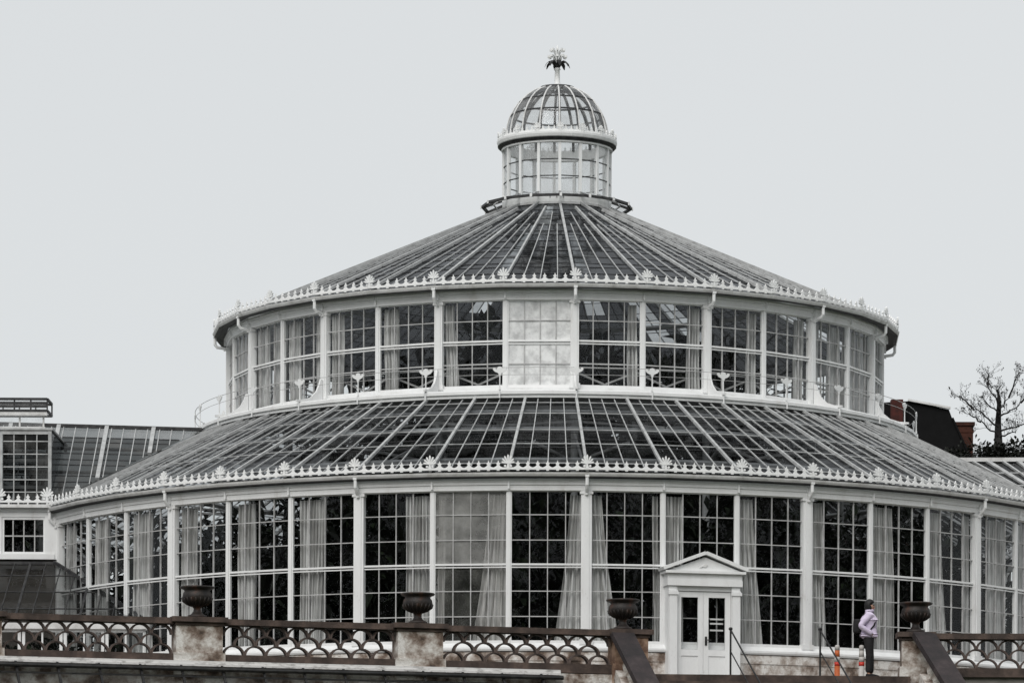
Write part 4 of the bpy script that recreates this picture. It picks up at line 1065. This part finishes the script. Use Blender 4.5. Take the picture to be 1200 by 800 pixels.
# x forward (right of the view), y to the person's left, z up
bv = [(0,0,.90), (.005,0,1.08), (-.005,0,1.28), (.0,0,1.40), (.015,0,1.47), (.03,0,1.56), (.035,0,1.635),
      (.0,-.15,1.375), (-.19,-.22,1.13), (.03,-.19,.98), (.08,-.155,.93),
      (.0,.15,1.375), (-.10,.21,1.13), (.05,.19,.97), (.095,.155,.93),
      (0,-.085,.86), (.01,-.09,.48), (-.02,-.09,.09), (.10,-.10,.03),
      (0,.085,.86), (.04,.09,.48), (.05,.09,.09), (.17,.10,.03)]
be = [(0,1),(1,2),(2,3),(3,4),(4,5),(5,6),(3,7),(7,8),(8,9),(9,10),(3,11),(11,12),(12,13),(13,14),(0,15),(15,16),(16,17),(17,18),(0,19),(19,20),(20,21),(21,22)]
brd = [.09,.10,.12,.085,.05,.088,.078,.06,.045,.035,.03,.06,.045,.035,.03,.06,.045,.035,.03,.06,.045,.035,.03]
skinned('body', bv, be, brd, 'skin', per)
# face
fm = MB()
fm.prism([(-.012, -.02), (.014, -.022), (.003, .03)], (.118, 0, 1.575), (1,0,0), (0,0,1), .022)
fm.lathe([(0, -.008), (.018, 0), (0, .008)], 8, 0, (.1, 0))
fm.build('nose', 'skin', per)
# jacket: torso and sleeves
jv = [(0,0,.84), (.0,0,.96), (.005,0,1.10), (-.005,0,1.27), (.0,0,1.39), (.012,0,1.455), (.0,-.155,1.375), (-.21,-.235,1.13), (.02,-.205,.985), (.06,-.18,.95), (.0,.155,1.375), (-.12,.22,1.13), (.04,.205,.98), (.075,.18,.95)]
je = [(0,1),(1,2),(2,3),(3,4),(4,5),(4,6),(6,7),(7,8),(8,9),(4,10),(10,11),(11,12),(12,13)]
skinned('jacket', jv, je, [.19,.198,.186,.195,.145,.082,.088,.074,.062,.055,.088,.074,.062,.055], 'lilac', per, 2)
m = MB(); m.lathe([(.055, 1.44), (.095, 1.45), (.10, 1.50), (.08, 1.515), (.06, 1.50)], 14, 0, (.012, 0), closed=True); m.build('collar', 'lilac', per, True)
tv = [(0,0,1.0), (0,0,.88), (0,-.085,.80), (.012,-.09,.48), (-.018,-.09,.10), (0,.085,.80), (.042,.09,.48), (.052,.09,.10)]
skinned('trousers', tv, [(0,1),(1,2),(2,3),(3,4),(1,5),(5,6),(6,7)], [.135,.14,.112,.088,.07,.112,.088,.07], 'blackcloth', per, 1)
for (x, y) in ((-.018, -.09), (.052, .09)):
    skinned('shoe', [(x-.06, y, .05), (x+.04, y, .055), (x+.15, y-.005*(1 if y < 0 else -1), .04), (x+.2, y, .035)], [(0,1),(1,2),(2,3)], [.05,.052,.045,.03], 'blackcloth', per, 1)
# hair and hood: shell open to the face
hv = MB(); NU_, NV_ = 20, 12
vs = []; 
for j in range(NV_+1):
    th = PI*j/NV_
    for i in range(NU_):
        ph_ = 2*PI*i/NU_; d = Vector((math.sin(th)*math.cos(ph_), math.sin(th)*math.sin(ph_), math.cos(th)))
        r_ = Vector((.122, .105, .138)); face = d.x > .30 and d.z < .42
        k_ = .55 if face else 1.0
        low = 1.0
        vs.append((.016+d.x*r_.x*k_, d.y*r_.y*(k_ if face else 1), 1.605+d.z*r_.z*(1.5 if d.z < 0 and not face and d.x < .3 else 1)))
fs = [(j*NU_+i, j*NU_+(i+1) % NU_, (j+1)*NU_+(i+1) % NU_, (j+1)*NU_+i) for j in range(NV_) for i in range(NU_)]
hv.add(vs, fs); hv.build('hair', 'hair', per, True)
ey = MB()
for s in (-1, 1): ey.lathe([(0, 1.600), (.011, 1.606), (.013, 1.611), (.011, 1.616), (0, 1.622)], 8, 0, (.108, s*.032))
ey.build('eyes', 'hair', per, True)
mo_ = MB(); mo_.obox((.106, 0, 1.535), (.01,0,0), (0,.024,0), (0,0,.006)); mo_.build('mouth', 'red', per)
# backpack
bp = empty('backpack', 'black backpack worn by the person in the lilac jacket', 'backpack', (fp.x-.19, fp.y, .98), 0)
m = MB(); pr_ = [(-.02, 0, 0), ]
skinned('bag', [(-.03,0,.02), (-.04,0,.16), (-.02,0,.32)], [(0,1),(1,2)], [(.10,.135), (.11,.145), (.08,.12)], 'blackcloth', bp, 1)
for s in (-1, 1):
    m = MB(); m.tube([(.06, s*.10, .40), (.17, s*.125, .47), (.27, s*.13, .44), (.33, s*.13, .32), (.30, s*.165, .18), (.20, s*.18, .06), (.05, s*.12, .03)], [.02,.022,.022,.022,.02,.018,.016], 6); m.build('strap', 'blackcloth', bp)

# ------------------------------------------------------------------ light, air, camera
w = bpy.data.worlds.new('World'); sc.world = w; w.use_nodes = True
nt = w.node_tree; nt.nodes.clear()
out = nt.nodes.new('ShaderNodeOutputWorld'); bg = nt.nodes.new('ShaderNodeBackground'); bg.inputs['Strength'].default_value = .1
sky = nt.nodes.new('ShaderNodeTexSky'); sky.sky_type = 'NISHITA'; sky.sun_disc = False
SE, SAZ = math.radians(42), math.radians(200)      # the sun stands behind the viewer, a little left, veiled by cloud
sky.sun_elevation = SE; sky.sun_rotation = SAZ
mx = nt.nodes.new('ShaderNodeMix'); mx.data_type = 'RGBA'; mx.inputs[0].default_value = .93
cl = nt.nodes.new('ShaderNodeTexNoise'); cl.inputs['Scale'].default_value = 1.6; cl.inputs['Detail'].default_value = 4
rp = nt.nodes.new('ShaderNodeValToRGB'); rp.color_ramp.elements[0].position = .35; rp.color_ramp.elements[0].color = (7.2, 7.40, 7.46, 1); rp.color_ramp.elements[1].position = .65; rp.color_ramp.elements[1].color = (7.58, 7.74, 7.78, 1)
tcw = nt.nodes.new('ShaderNodeTexCoord'); nt.links.new(tcw.outputs['Generated'], cl.inputs['Vector'])
nt.links.new(cl.outputs['Fac'], rp.inputs['Fac']); nt.links.new(sky.outputs[0], mx.inputs[6]); nt.links.new(rp.outputs[0], mx.inputs[7])
nt.links.new(mx.outputs[2], bg.inputs['Color']); nt.links.new(bg.outputs[0], out.inputs['Surface'])
sl = bpy.data.lights.new('sun', 'SUN'); sl.energy = 1.8; sl.angle = math.radians(40); sl.color = (1, .97, .93)
so = bpy.data.objects.new('sun', sl); C.objects.link(so)
sd = Vector((math.sin(SAZ)*math.cos(SE), math.cos(SAZ)*math.cos(SE), math.sin(SE)))
so.rotation_euler = (-sd).to_track_quat('-Z', 'Y').to_euler(); so.location = (0, -60, 60)
cam = bpy.data.cameras.new('camera'); co = bpy.data.objects.new('camera', cam); C.objects.link(co); sc.camera = co
cam.sensor_width = 36; cam.lens = F/1200*36; cam.clip_start = 1; cam.clip_end = 6000
cam.shift_x = -(CX-600)/1200; cam.shift_y = (YH-400)/1200
co.matrix_world = Matrix.Translation((0, -D, ZC)) @ Matrix.Rotation(PI/2, 4, 'X') @ Matrix.Rotation(ROLL, 4, 'Z')
sc.view_settings.view_transform = 'Standard'; sc.view_settings.look = 'None'; sc.view_settings.exposure = 0; sc.view_settings.gamma = 1
sc.cycles.max_bounces = 10; sc.cycles.transparent_max_bounces = 24; sc.cycles.diffuse_bounces = 3; sc.cycles.glossy_bounces = 4
